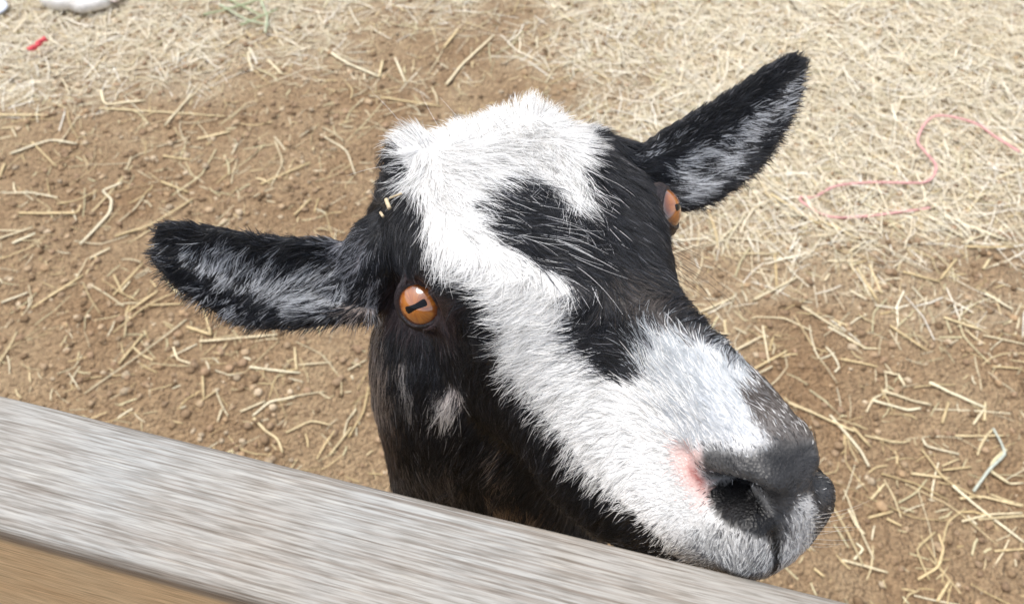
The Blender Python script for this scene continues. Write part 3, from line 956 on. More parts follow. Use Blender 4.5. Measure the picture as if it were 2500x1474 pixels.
parts.append(chain([head((0, -4.5, -3.0)), at(1165, 860, .425), at(1208, 1020, .475), at(1228, 1150, .53), fp(-.05, .06, .47)],
                   [(.05, .05), (.06, .055), (.077, .062), (.098, .066), (.08, .08)], 40))
parts.append(chain([fp(.135, .05, .455), fp(.085, .052, .45), fp(-.03, .055, .43), fp(-.14, .055, .415), fp(-.28, .055, .40), fp(-.42, .055, .41), fp(-.50, .05, .42)],
                   [(.016, .022), (.05, .066), (.074, .10), (.082, .112), (.088, .118), (.078, .10), (.04, .055)], 40))
for a0, n0 in ((-.03, .03), (-.04, .095)):
    parts.append(chain([fp(a0, n0, .41), fp(a0, n0, .32), fp(a0 + .008, n0, .24), fp(a0 + .004, n0, .20), fp(a0, n0, .08), fp(a0 + .004, n0, .045), fp(a0 + .015, n0, .012)],
                       [.045, .034, .02, .021, .0135, .017, .021], 20))
for a0, n0 in ((-.45, .03), (-.44, .095)):
    parts.append(chain([fp(a0, n0, .41), fp(a0 + .02, n0, .34), fp(a0 - .03, n0, .27), fp(a0 - .065, n0, .21), fp(a0 - .055, n0, .10), fp(a0 - .045, n0, .045), fp(a0 - .03, n0, .012)],
                       [(.055, .06), (.042, .05), .026, .0215, .014, .017, .021], 20))
parts.append(chain([fp(-.51, .05, .44), fp(-.55, .05, .46), fp(-.58, .05, .44)], [.02, .016, .007], 14))

bv, bf, off = [], [], 0
for v, f in parts:
    bv.append(v); bf += [tuple(i + off for i in q) for q in f]; off += len(v)
raw = link_mesh('raw', np.concatenate(bv), bf)
md = raw.modifiers.new('join', 'REMESH'); md.mode = 'VOXEL'; md.voxel_size = 0.0018
dg = bpy.context.evaluated_depsgraph_get()
me = bpy.data.meshes.new_from_object(raw.evaluated_get(dg))
bpy.data.objects.remove(raw)
nV = len(me.vertices)
V = np.empty(nV * 3, np.float32); me.vertices.foreach_get('co', V); V = V.reshape(-1, 3).astype(float)
EI = np.empty(len(me.edges) * 2, np.int32); me.edges.foreach_get('vertices', EI); EI = EI.reshape(-1, 2)
deg = np.bincount(EI.ravel(), minlength=nV)[:, None]


def relax(V, times, lam=.5, mask=None):
    for _ in range(times):
        s = np.zeros_like(V)
        for k in range(3):
            s[:, k] = np.bincount(EI[:, 0], V[EI[:, 1], k], nV) + np.bincount(EI[:, 1], V[EI[:, 0], k], nV)
        dlt = (s / deg - V) * lam
        V = V + (dlt if mask is None else dlt * mask[:, None])
    return V


V = relax(V, 10)
me.vertices.foreach_set('co', V.astype(np.float32).ravel()); me.update()
POLYS = [tuple(p.vertices) for p in me.polygons]
bvh = BVHTree.FromPolygons([Vector(v) for v in V], POLYS)


def pick(px, py):
    """The place on the goat's skin behind a pixel of the photograph, with its normal."""
    d = Vector(at(px, py, 1.0) - CAM).normalized()
    h, n, i, dist = bvh.ray_cast(Vector(CAM), d)
    if h is None:                                   # just past the outline: the nearest skin
        h, n, i, dist = bvh.find_nearest(Vector(at(px, py, .37)))
    return np.array(h), np.array(n)


def vnormals(V):
    me.vertices.foreach_set('co', V.astype(np.float32).ravel()); me.update()
    N_ = np.empty(nV * 3, np.float32); me.vertices.foreach_get('normal', N_)
    return N_.reshape(-1, 3).astype(float)


# ---- sculpt the eye sockets, nostrils and lips into the skin
def to_head(p):
    return (((np.asarray(p, float) - CAM) @ M_CW - HEAD_T) @ HEAD_R) / S


def head_dir(v):
    return M_CW @ (HEAD_R @ np.asarray(v, float))


def both_sides(pts):
    """Points picked on the goat's right side, and the same mirrored to its left."""
    L_ = to_head(np.asarray(pts))
    return [np.asarray(pts), head(L_ * [-1, 1, 1])]


def line_dist(V, pts):
    d = np.full(len(V), 9.0)
    for a, b in zip(pts[:-1], pts[1:]):
        e = b - a
        t = np.clip(((V - a) @ e) / (e @ e + 1e-12), 0, 1)
        d = np.minimum(d, np.linalg.norm(V - a - t[:, None] * e, axis=1))
    return d


EYE_R, IRIS_R = 0.0124, 0.0098
eye_p, eye_n = pick(1025, 742)
eyes = []
lp, ln = to_head(eye_p), (HEAD_R.T @ (M_CW.T @ eye_n))
ln = ln / np.linalg.norm(ln)
ea = HEAD_R.T @ (M_CW.T @ ((CAM - eye_p) / np.linalg.norm(CAM - eye_p))) * .8 + ln * .45
ea /= np.linalg.norm(ea)
for sx in (1, -1):
    p_ = head(lp * [sx, 1, 1])
    n_ = head_dir(ea * [sx, 1, 1]); n_ /= np.linalg.norm(n_)
    if sx < 0:
        p_ = at(1600, 517, .3850) + n_ * (math.sqrt(EYE_R ** 2 - IRIS_R ** 2) - .0020)
    eyes.append((p_ + n_ * (.0006 if sx > 0 else .0020) - n_ * math.sqrt(EYE_R ** 2 - IRIS_R ** 2), n_, sx))

N0 = vnormals(V)
off = np.zeros(nV)
for path, depth, rad in [
    ([(1742, 1202), (1785, 1208), (1830, 1222), (1872, 1246)], -.0190, .0044),     # nostril
    ([(1668, 1110), (1690, 1150), (1718, 1180)], -.0035, .0035),                   # crease beside the wing of the nose
    ([(1715, 1120), (1770, 1148), (1830, 1170), (1880, 1205)], .0026, .0045),      # wing of the nose
    ([(1760, 1262), (1820, 1275), (1870, 1290)], .0012, .005),
    ([(1760, 1330), (1830, 1340)], .0022, .010),                                   # upper lip
]:
    for pts in both_sides([pick(*q)[0] for q in path]):
        off += depth * np.exp(-(line_dist(V, pts) / rad) ** 2 * (1.0 if depth > 0 else 1.2))
phil = [pick(1890, 1258)[0], pick(1895, 1310)[0], pick(1896, 1368)[0]]
off += -.0032 * np.exp(-(line_dist(V, phil) / .0020) ** 2)
V = V + N0 * off[:, None]
for c, n_, sx in eyes:
    w = V - c
    ax_d = w @ n_
    rad = np.linalg.norm(w - ax_d[:, None] * n_, axis=1)
    near = (np.linalg.norm(w, axis=1) < .030) & (ax_d > -.010)
    if sx < 0:                                      # the brow stays whole in front of the far eye
        near &= world_to_px(V)[:, 0] > 1598
    rim = math.sqrt(EYE_R ** 2 - IRIS_R ** 2)
    # under the eyeball: pushed in; around it: a fleshy lid that meets the ball
    inn = near & (rad < IRIS_R - .0004)
    V[inn] += n_ * np.minimum(0, (rim - .006 - ax_d[inn]))[:, None]
    lid = np.exp(-((rad - IRIS_R - .0018) / .0022) ** 2)
    tgt = rim + .0022 - ax_d
    V[near & ~inn] += n_ * (np.clip(tgt, -.007, .009) * lid * (.95 if sx > 0 else .35))[near & ~inn][:, None]
    hol = np.exp(-((rad - IRIS_R - .008) / .004) ** 2) * -.0010
    V[near & ~inn] += n_ * hol[near & ~inn][:, None]
eye_far = np.min([np.linalg.norm(V - (c + n_ * .007), axis=1) for c, n_, _ in eyes], 0)
hd = to_head(V)
nos = np.min([line_dist(V, p) for p in both_sides([pick(*q)[0] for q in [(1742, 1202), (1785, 1208), (1830, 1222), (1872, 1246)]])], 0)
V = relax(V, 1, .35)
V = relax(V, 8, .5, np.clip(1.4 - np.abs(nos - .004) / .007, 0, 1))
N1 = vnormals(V)
bvh = BVHTree.FromPolygons([Vector(v) for v in V], POLYS)

# ---- which skin is in the camera's sight (for the coat's markings)
PX = world_to_px(V)
toC = CAM - V; toC /= np.linalg.norm(toC, axis=1, keepdims=True)
facing = (N1 * toC).sum(1)
seen = facing > -.3
for i in np.nonzero(seen)[0]:
    o_ = V[i] + N1[i] * .006 + toC[i] * .004
    gone = 0.0
    for _ in range(4):
        h, _n, _i, dist = bvh.ray_cast(Vector(o_), Vector(toC[i]), 1.0)
        if h is None:
            break
        gone += dist
        if gone > .012:
            seen[i] = False
            break
        o_ = np.array(h) + toC[i] * .0015
        gone += .0015

BLACK = np.array([.0050, .0055, .0072])
WHITE_AREA = [(955, 325), (1050, 318), (1140, 300), (1200, 270), (1290, 215), (1385, 262), (1436, 318), (1428, 400), (1422, 430), (1444, 455), (1452, 470), (1430, 480), (1408, 510), (1362, 478),
              (1318, 442), (1258, 420), (1200, 446), (1160, 492), (1174, 545), (1222, 598), (1276, 622), (1362, 668), (1396, 705), (1408, 745), (1394, 785), (1390, 830), (1445, 890), (1535, 945),
              (1580, 912), (1566, 876), (1604, 848), (1594, 812), (1660, 818), (1730, 850), (1775, 874), (1850, 925), (1900, 900), (2000, 960), (2070, 1080), (2070, 1240), (2000, 1420), (1800, 1440), (1640, 1350),
              (1560, 1262), (1515, 1220), (1425, 1150), (1375, 1062), (1325, 990), (1245, 920), (1222, 840), (1225, 765), (1155, 700), (1100, 650), (1050, 625), (1036, 560), (1024, 480), (990, 440)]
PATCHES = [  # outline, colour, softness in pixels, speckle (how many hairs take it)
    ([(1640, 1000), (1740, 960), (1830, 990), (1890, 1085), (1700, 1100), (1660, 1080)], (.40, .43, .47), 60, .7),
    ([(1580, 790), (1720, 830), (1900, 900), (1850, 1000), (1640, 990), (1560, 910)], (.44, .47, .50), 50, .72),
    ([(1822, 955), (1856, 930), (1930, 940), (2010, 1030), (2010, 1078), (1905, 1100), (1862, 1052), (1836, 1000)], (.058, .046, .040), 16, .85),
    ([(1702, 1098), (1745, 1092), (1830, 1105), (1880, 1085), (2040, 1065), (2040, 1120), (1958, 1118), (1925, 1170), (1905, 1250), (1880, 1248), (1845, 1200), (1790, 1176), (1725, 1172), (1702, 1140)], (.032, .033, .036), 22, .96),
    ([(1640, 1090), (1705, 1095), (1706, 1160), (1735, 1195), (1720, 1235), (1680, 1190), (1648, 1140)], (.72, .47, .43), 22, .92),
    ([(1678, 1130), (1700, 1150), (1728, 1182), (1712, 1192), (1684, 1160)], (.34, .10, .085), 9, .95),
    ([(1722, 1190), (1760, 1172), (1805, 1180), (1850, 1200), (1885, 1250), (1900, 1262), (1900, 1330), (1840, 1312), (1770, 1280), (1732, 1240)], (.007, .007, .008), 9, 1),  # dark skin at the nostril, with the black of the hole painted in
    ([(1955, 1108), (2050, 1110), (2070, 1200), (2060, 1260), (2030, 1320), (1996, 1345), (1985, 1300), (1990, 1240), (1978, 1205), (1950, 1215), (1925, 1262), (1908, 1300), (1898, 1258), (1922, 1178)], (.022, .024, .029), 9, .95),
    ([(1640, 1320), (1740, 1285), (1895, 1325), (1895, 1440), (1640, 1400)], (.12, .125, .135), 30, .5),
    ([(1885, 1250), (1900, 1250), (1904, 1390), (1886, 1390)], (.012, .012, .013), 5, 1),
    ([(1880, 1120), (1960, 1090), (1995, 1130), (1935, 1205), (1908, 1262), (1878, 1240)], (.028, .029, .032), 10, 1),
    ([(1886, 1262), (1932, 1185), (1956, 1200), (1932, 1290), (1906, 1335)], (.040, .042, .047), 12, .9),
    ([(1915, 1290), (1960, 1230), (1995, 1290), (1960, 1400), (1905, 1400)], (.22, .23, .25), 20, .4),
    ([(1150, 480), (1265, 428), (1310, 468), (1235, 520), (1250, 610), (1185, 575)], (.85, .85, .86), 26, .10),
    ([(1375, 480), (1490, 470), (1505, 590), (1425, 640), (1380, 570)], (.85, .85, .86), 26, .07),
    ([(1340, 650), (1470, 720), (1500, 800), (1440, 880), (1400, 800)], (.8, .8, .81), 26, .06),
    ([(1050, 962), (1118, 950), (1122, 1000), (1095, 1028), (1056, 1004)], (.60, .58, .57), 18, .85),
    ([(965, 890), (985, 885), (1012, 990), (996, 1000)], (.30, .29, .29), 8, .6),
    ([(1478, 690), (1545, 660), (1640, 740), (1700, 830), (1620, 790), (1530, 770)], (.060, .050, .044), 40, .6),
    ([(890, 690), (925, 680), (940, 800), (925, 840), (900, 790)], (.36, .37, .40), 10, .55),
    ([(790, 570), (880, 560), (905, 640), (860, 700), (800, 640)], (.26, .27, .30), 24, .5),
    ([(840, 745), (930, 770), (945, 880), (950, 1010), (880, 1010), (840, 860)], (.26, .22, .20), 20, .6),
    ([(900, 1000), (960, 1000), (970, 1080), (960, 1120), (900, 1120)], (.085, .065, .058), 18, .5),
    ([(930, 1120), (1100, 1140), (1150, 1230), (1050, 1230)], (.15, .135, .13), 26, .4),
    ([(1180, 1100), (1215, 1090), (1260, 1180), (1230, 1200)], (.30, .25, .22), 12, .35),
    ([(1180, 1205), (1330, 1255), (1400, 1330), (1200, 1280)], (.30, .22, .16), 12, .55),
    ([(1075, 700), (1130, 745), (1100, 830), (1000, 820), (940, 760), (950, 690), (1010, 665)], (.038, .026, .030), 22, .7),
]
EAR_R = [(930, 590), (800, 570), (640, 560), (480, 530), (400, 525), (350, 560), (345, 640), (430, 725), (540, 790), (680, 815), (860, 795), (930, 790)]
EAR_L = [(1545, 365), (1620, 300), (1760, 220), (1900, 125), (1945, 105), (2000, 130), (1990, 210), (1950, 290), (1860, 430), (1720, 515), (1665, 525), (1650, 470), (1600, 430)]
EAR_PALE = [  # pale hairs lining the ears
    ([(455, 585), (600, 600), (690, 630), (700, 690), (640, 720), (520, 690), (455, 640)], .55),
    ([(640, 650), (760, 650), (850, 700), (840, 770), (720, 775), (640, 720)], .55),
    ([(420, 700), (500, 700), (620, 760), (680, 780), (620, 800), (520, 770)], .40),
    ([(375, 600), (420, 590), (440, 660), (390, 660)], .25),
    ([(1630, 420), (1700, 350), (1800, 320), (1850, 350), (1800, 400), (1690, 505), (1650, 500)], .6),
    ([(1760, 330), (1880, 240), (1960, 160), (1965, 220), (1900, 320), (1830, 360)], .5),
    ([(1560, 370), (1640, 320), (1720, 290), (1700, 330), (1610, 400)], .35),
    ([(1780, 430), (1850, 390), (1840, 410), (1790, 450)], .35),
]


def coat(px, jitter=0.0, strands=True, lock=None, shade=None):
    """Hair (or skin) colour by the markings seen from the front; also how white it is and how bare."""
    n = len(px)
    co = np.stack([fbm(px[:, 0] / 34, px[:, 1] / 34, 50, 3) - .5, fbm(px[:, 0] / 34, px[:, 1] / 34, 51, 3) - .5], -1) * 26
    p = px + co + (rng.normal(0, jitter, px.shape) if jitter else 0)
    r = rng.random(n) if strands else np.full(n, .5)
    col = np.tile(BLACK, (n, 1))
    if strands:
        col *= rng.uniform(.6, 1.6, (n, 1))
        grey = rng.random(n) < .035
        col[grey] = np.array([.10, .10, .11])
    w = smooth(-11, 11, poly_sd(p, WHITE_AREA))
    pick_w = (r < w) if strands else w > .5
    wh = np.array([.968, .962, .948]) * (rng.uniform(.93, 1.03, (n, 1)) if strands else .8)
    col = np.where(pick_w[:, None], np.minimum(wh, .975) * np.ones((n, 3)), col)
    if strands:                                     # thin shadows between strands, painted as greyed hairs among the white
        g = pick_w & (shade * .8 + rng.random(n) * .2 < .25)
        col = np.where(g[:, None], col * rng.uniform(.22, .7, (n, 1)) * np.array([1.0, .99, .97]), col)
        g = ~pick_w & (shade > .78)
        col = np.where(g[:, None], col * 2 + np.array([.016, .018, .023]), col)  # bluish sheen painted into some of the black hairs
    bare = np.zeros(n)
    for k, (poly, c, soft, amt) in enumerate(PATCHES):
        m = smooth(-soft, soft, poly_sd(p if soft > 12 else px + co * .25, poly)) * amt
        if strands:
            t = (rng.random(n) < m)[:, None]
            col = np.where(t, np.array(c) * rng.uniform(.75, 1.25, (n, 1)), col)
        else:
            col = col * (1 - m[:, None]) + np.array(c) * m[:, None]
        if k in (3, 4, 5, 6):
            bare = np.maximum(bare, m)
    ear = (poly_sd(px, EAR_R) > 0) | (poly_sd(px, EAR_L) > 0)
    for poly, amt in EAR_PALE:
        m = smooth(-22, 22, poly_sd(p, poly)) * amt * (.45 + 1.9 * fbm(px[:, 0] / 24, px[:, 1] / 24, 77, 2))
        if strands:
            t = ((rng.random(n) * .2 + lock * .8) < m * .8)[:, None]
            col = np.where(t, np.array([.50, .52, .55]) * rng.uniform(.35, 1.3, (n, 1)), col)
    return col, w, bare, ear


skin_col = np.tile(np.array([.007, .0065, .007]), (nV, 1))
c_, w_, bare_v, ear_v = coat(PX, 0, False)
c_ = np.where((w_ > .5)[:, None], c_ * np.array([.92, .91, .90]), np.maximum(c_, .007) * np.array([1.0, .95, .95]))
skin_col[seen] = c_[seen]
rimm = np.exp(-((eye_far - .0098) / .003) ** 2)[:, None]
skin_col = skin_col * (1 - rimm) + np.array([.040, .026, .030]) * rimm
hoof = (V[:, 2] < .035)
skin_col[hoof] = (.03, .027, .024)

goat = empty('goat', tuple(fp(-.2, .055, 0)))
tag(goat, 'black and white goat with amber eyes lifting its muzzle over the wooden rail', 'goat')
g_inv = Matrix.Translation(-Vector(goat.location))
me.name = 'body'
me.vertices.foreach_set('co', (V - np.array(goat.location)).astype(np.float32).ravel())
for a in list(me.color_attributes):
    me.color_attributes.remove(a)
ca = me.color_attributes.new('tint', 'FLOAT_COLOR', 'POINT')
cc = np.ones((nV, 4), np.float32); cc[:, :3] = skin_col
ca.data.foreach_set('color', cc.ravel())
me.polygons.foreach_set('use_smooth', np.ones(len(me.polygons), bool))
me.materials.clear(); me.materials.append(M_SKIN)
me.update()
body = bpy.data.objects.new('body', me); COL.objects.link(body); body.parent = goat

# ---- eyes
right_v, down_v = M_CW @ np.array([1, 0, 0]), M_CW @ np.array([0, 1.0, 0])
for c, n_, sx in eyes:
    right = head_dir([1, 0, 0]); right -= n_ * (right @ n_); right /= np.linalg.norm(right)
    fwd = head_dir([0, 1, 0]); fwd -= n_ * (fwd @ n_); fwd /= np.linalg.norm(fwd)
    up = np.cross(n_, fwd) * (1 if np.dot(np.cross(n_, fwd), head_dir([0, 0, 1])) > 0 else -1)
    # pupil bar turned as it lies in the photograph, level with the ground
    hor = right_v * .90 - down_v * .43 if sx > 0 else right_v * .95 - down_v * .30
    hor -= n_ * (hor @ n_); hor /= np.linalg.norm(hor)
    ver = np.cross(n_, hor)
    nu_, nv_ = 40, 56
    th = np.linspace(0, np.pi, nu_)[:, None]; ph = np.linspace(0, 2 * np.pi, nv_, endpoint=False)[None]
    loc = np.stack([np.sin(th) * np.cos(ph), np.sin(th) * np.sin(ph), np.cos(th) + 0 * ph], -1).reshape(-1, 3)
    vv = c + EYE_R * (loc[:, :1] * hor + loc[:, 1:2] * ver + loc[:, 2:] * n_)
    rr = np.sqrt(loc[:, 0] ** 2 + loc[:, 1] ** 2) * EYE_R / IRIS_R
    aa = np.arctan2(loc[:, 1], loc[:, 0])
    streak = vnoise(aa * 9 + 40, rr * 2.5, 3) * .6 + vnoise(aa * 22 + 70, rr * 5, 4) * .4
    amber = np.array([.24, .052, .003]) * (1 - streak[:, None]) + np.array([.52, .175, .012]) * streak[:, None]
    edge = smooth(.72, 1.0, rr)[:, None]
    amber = amber * (1 - edge) + np.array([.14, .035, .008]) * edge
    amber = np.where((rr > 1.03)[:, None] | (loc[:, 2:] < 0), np.array([.12, .07, .05]), amber)
    ff = ring_faces(nu_, nv_)
    e = link_mesh('eye', vv - c, ff, M_EYE, goat, colors=amber)
    e.location = Vector(c) - Vector(goat.location)
    # dark lids round the ball
    # an almond opening in a fleshy shell that wraps the ball
    na, nb = 48, 14
    A = np.linspace(0, 2 * np.pi, na, endpoint=False)[:, None]; tt = np.linspace(0, 1, nb)[None]
    ox, oy = np.cos(A) * (IRIS_R * 1.08 + .0002), np.sign(np.sin(A)) * np.abs(np.sin(A)) ** 1.12 * (IRIS_R * .90 + .0002)
    R_ = np.minimum(np.hypot(ox, oy), EYE_R * .97)
    th0 = np.arcsin(R_ / EYE_R)
    th_ = th0 + (1.95 - th0) * tt ** 1.6
    rr_ = EYE_R - .0004 + .0021 * np.clip(tt * 5, 0, 1) ** .6 + .0004 * np.sin(tt * 14 + 1) * (tt > .15)
    az = np.arctan2(oy, ox) + 0 * tt
    ev = (rr_ * np.sin(th_) * np.cos(az))[..., None] * hor + (rr_ * np.sin(th_) * np.sin(az))[..., None] * ver + (rr_ * np.cos(th_))[..., None] * n_
    lf = ring_faces(na, nb)
    lf = np.array([[i * nb + j, ((i + 1) % na) * nb + j, ((i + 1) % na) * nb + j + 1, i * nb + j + 1] for i in range(na) for j in range(nb - 1)])
    el = link_mesh('eyelid', ev.reshape(-1, 3), lf, M_SKIN, goat, colors=np.tile([.020, .014, .017], (na * nb, 1)))
    el.location = Vector(c) - Vector(goat.location)
    # pupil: a bar with wider ends, a thin lens lying on the ball
    m = 40
    uu = np.linspace(-1, 1, m)
    half = .00125 + .00075 * np.abs(uu) ** 1.6
    half *= np.sqrt(np.clip(1 - np.abs(uu) ** 10, 0, 1)) + .02
    wob = 0 * uu
    pv = []
    for s_ in np.linspace(-1, 1, 9):
        x = uu * .0056; y = half * s_ + wob
        z = np.sqrt(EYE_R ** 2 - x ** 2 - y ** 2) + .00012 * (1 - abs(s_) ** 4)
        pv.append(c + x[:, None] * hor + y[:, None] * ver + z[:, None] * n_)
    pv = np.array(pv)
    ff = np.array([[i * m + j, i * m + j + 1, (i + 1) * m + j + 1, (i + 1) * m + j] for i in range(8) for j in range(m - 1)])
    pu = link_mesh('pupil', pv.reshape(-1, 3) - c, ff, M_PUPIL, e, colors=np.tile([.004, .004, .006], (9 * m, 1)))

# ---- the coat: every hair its own strand
GUIDES = np.array([  # pixel x, y, direction, length mm, rise from the skin
    (1290, 250, -.05, -1, 17, 1.1), (1220, 290, -.35, -.9, 18, 1.05), (1370, 270, .35, -.9, 13, .95), (1430, 320, .4, -.7, 14, .45), (1150, 315, -.3, -.95, 19, 1.05), (1050, 330, -.35, -.7, 15, .9), (1040, 400, .2, .8, 15, .4),
    (985, 340, -.7, -.5, 12, .5), (965, 400, -.8, .3, 10, .35), (985, 440, -.8, .3, 18, .5),
    (1300, 330, .1, .9, 17, .75), (1360, 380, .12, 1, 18, .42), (1430, 450, .1, 1, 22, .2), (1400, 500, .15, 1, 22, .18), (1460, 520, .05, 1, 18, .16), (1200, 370, .3, .8, 17, .6), (1100, 400, .6, .6, 16, .45), (1200, 430, .75, .65, 18, .25),
    (1050, 470, .55, .8, 16, .28), (1035, 570, .15, 1, 14, .25), (1060, 620, .0, 1, 16, .3), (1130, 530, .8, .6, 16, .22), (1220, 530, .82, .56, 18, .2), (1300, 560, .82, .55, 18, .2), (1370, 560, .75, .62, 18, .2), (1340, 630, .86, .45, 15, .18), (1420, 690, .75, .4, 13, .2),
    (1250, 620, .85, .5, 16, .2), (1400, 640, .8, .6, 16, .2), (1480, 560, .3, .95, 14, .2), (1500, 420, .12, 1, 10, .18), (1480, 350, .05, .6, 9, .25), (1540, 480, .15, 1, 9, .18),
    (1560, 600, .4, .9, 10, .22), (1640, 630, .85, .1, 9, .35), (1600, 680, .55, .5, 11, .28), (1690, 730, .85, -.35, 9, .35), (1650, 760, .5, -.5, 9, .3), (1740, 830, .75, -.5, 9, .35), (1790, 880, .5, -.75, 9, .35),
    (1500, 720, .5, .6, 9, .25), (1580, 760, .1, -.3, 7, .3), (1450, 720, -.3, .3, 10, .25), (1400, 740, -.9, .25, 13, .24), (1300, 700, -.9, .2, 14, .24), (1200, 700, -.95, .05, 16, .28), (1130, 680, -.95, 0, 16, .3),
    (1220, 800, -.9, .35, 16, .28), (1350, 820, -.93, .3, 14, .22), (1450, 850, -.95, .15, 12, .22), (1520, 880, -.9, 0, 12, .24), (1240, 920, -.8, .55, 17, .3), (1350, 980, -.85, .45, 15, .24), (1450, 980, -.93, .2, 13, .22),
    (1400, 1130, -.8, .55, 17, .3), (1480, 1220, -.7, .65, 16, .3), (1500, 1080, -.9, .3, 13, .22), (1560, 980, -.93, -.15, 12, .24), (1570, 880, -.75, -.55, 13, .32), (1600, 820, -.6, -.75, 13, .35), (1680, 850, -.45, -.85, 11, .35),
    (1760, 890, -.3, -.9, 10, .35), (1700, 940, -.6, -.75, 10, .28), (1640, 1000, -.85, -.4, 10, .22), (1800, 980, -.5, -.85, 8, .28), (1860, 980, -.4, -.9, 7, .28), (1900, 1030, -.4, -.9, 4, .25), (1750, 1050, -.7, -.65, 6, .22),
    (1600, 1120, -.97, .1, 8, .16), (1560, 1220, -.9, .35, 10, .2), (1650, 1200, -.95, .25, 5, .14), (1700, 1280, -.7, .6, 6, .2), (1620, 1310, -.7, .7, 10, .26), (1800, 1330, -.25, .95, 7, .3), (1880, 1370, -.05, 1, 9, .35),
    (1920, 1360, .2, 1, 9, .35), (1960, 1300, .5, .8, 7, .32), (2005, 1240, .9, .35, 5, .32), (1985, 1350, .6, .75, 12, .4), (1990, 1160, .8, -.2, 4, .25), (1800, 1130, -.2, -.9, 2.2, .2), (1900, 1130, 0, -1, 1.8, .2),
    (950, 560, -.1, 1, 9, .2), (985, 640, .1, 1, 8, .18), (930, 640, -.2, 1, 9, .22), (890, 520, -.7, -.2, 9, .5), (960, 460, -.3, -.95, 13, .6), (850, 560, -.8, -.1, 8, .45), (1010, 560, .1, 1, 8, .18),
    (1000, 850, -.05, 1, 10, .2), (1080, 820, -.1, 1, 9, .2), (1150, 800, -.45, .85, 10, .22), (1080, 930, -.3, .95, 13, .22), (1200, 980, -.5, .85, 15, .25), (1280, 1120, -.5, .85, 15, .25), (1100, 1100, -.3, .95, 16, .25),
    (980, 950, -.1, 1, 16, .25), (920, 840, -.3, .9, 16, .4), (915, 760, -.3, .95, 16, .35), (915, 700, -.5, .85, 15, .35), (920, 950, -.55, .8, 18, .4), (930, 1100, -.45, .85, 20, .4), (1050, 1180, -.15, 1, 18, .3), (1230, 1230, .2, .95, 16, .3),
    # ears
    (840, 620, -.75, .25, 12, .3), (780, 590, -.8, -.35, 10, .4), (640, 576, -.6, -.55, 9, .45), (480, 548, -.75, -.5, 9, .45), (390, 545, -.85, -.4, 8, .4), (365, 610, -1, .1, 10, .45), (420, 600, -.85, .4, 12, .4),
    (520, 610, -.4, .9, 17, .45), (620, 640, -.3, .95, 19, .45), (700, 650, -.5, .85, 19, .4), (780, 680, -.7, .7, 19, .35), (850, 740, -.75, .6, 16, .3), (760, 750, -.75, .6, 18, .35), (650, 720, -.5, .85, 15, .4), (560, 730, -.4, .9, 14, .45),
    (450, 680, -.6, .75, 12, .45), (600, 790, -.4, .9, 12, .5), (700, 790, -.5, .8, 12, .5), (830, 790, -.5, .85, 14, .4),
    (1570, 375, .7, -.55, 8, .3), (1640, 330, .75, -.6, 9, .3), (1720, 275, .6, -.75, 9, .4), (1800, 220, .6, -.75, 9, .45), (1890, 155, .6, -.75, 9, .45), (1960, 135, .7, -.65, 11, .45), (1650, 430, .8, .1, 17, .3), (1680, 490, .9, .3, 17, .35),
    (1720, 400, .85, .1, 19, .35), (1780, 370, .8, .35, 18, .38), (1800, 430, .8, .4, 13, .42), (1860, 370, .85, .4, 12, .45), (1840, 300, .8, .3, 15, .4), (1900, 240, .9, .1, 13, .4), (1950, 220, 1, .1, 10, .45), (1690, 340, .7, -.4, 11, .35), (1800, 280, .6, -.35, 11, .35),
], float)

TRI = np.empty(len(me.loops), np.int32)
me.calc_loop_triangles()
TRI = np.empty(len(me.loop_triangles) * 3, np.int32); me.loop_triangles.foreach_get('vertices', TRI); TRI = TRI.reshape(-1, 3)
A_, B_, C_ = V[TRI[:, 0]], V[TRI[:, 1]], V[TRI[:, 2]]
area = np.linalg.norm(np.cross(B_ - A_, C_ - A_), axis=1) / 2
tri_seen = seen[TRI].mean(1)
hl = to_head((A_ + B_ + C_) / 3)
on_head = (hl[:, 1] > -7.5) & (hl[:, 2] > -8.5) & (np.abs(hl[:, 0]) < 18) & (np.linalg.norm(hl - [0, 2, -2], axis=1) < 22)
dens = np.where(tri_seen > .3, 1.0, np.where(on_head, .25, .07))
dens = dens * np.where((A_[:, 2] < .06), 0, 1)
dens = dens * np.where((bare_v[TRI].mean(1) > .5) & (tri_seen > .3), .5, 1)
dens = dens * np.where(nos[TRI].min(1) < .0048, 0, 1)
dens = dens * np.where(eye_far[TRI].min(1) < .0108, 0, 1)
N_HAIR = 400000
prob = area * dens; prob /= prob.sum()
ti = rng.choice(len(TRI), N_HAIR, p=prob)
u1, u2 = rng.random(N_HAIR), rng.random(N_HAIR)
fl = u1 + u2 > 1; u1[fl], u2[fl] = 1 - u1[fl], 1 - u2[fl]
bw = np.stack([1 - u1 - u2, u1, u2], -1)
mixv = lambda arr: (arr[TRI[ti]] * (bw[..., None] if arr.ndim > 1 else bw)).sum(1)
root = mixv(V); nrm = mixv(N1); nrm /= np.linalg.norm(nrm, axis=1, keepdims=True) + 1e-9
h_seen = mixv(seen.astype(float)) > .5
h_px = world_to_px(root)
h_eye = mixv(eye_far)
h_loc = to_head(root)


def guide_field(px):
    out = np.empty((len(px), 4))
    for s0 in range(0, len(px), 20000):
        q = px[s0:s0 + 20000]
        d2 = ((q[:, None] - GUIDES[None, :, :2]) ** 2).sum(-1) + 18 ** 2
        w = d2 ** -1.7
        w /= w.sum(1, keepdims=True)
        out[s0:s0 + 20000] = w @ GUIDES[:, 2:]
    return out


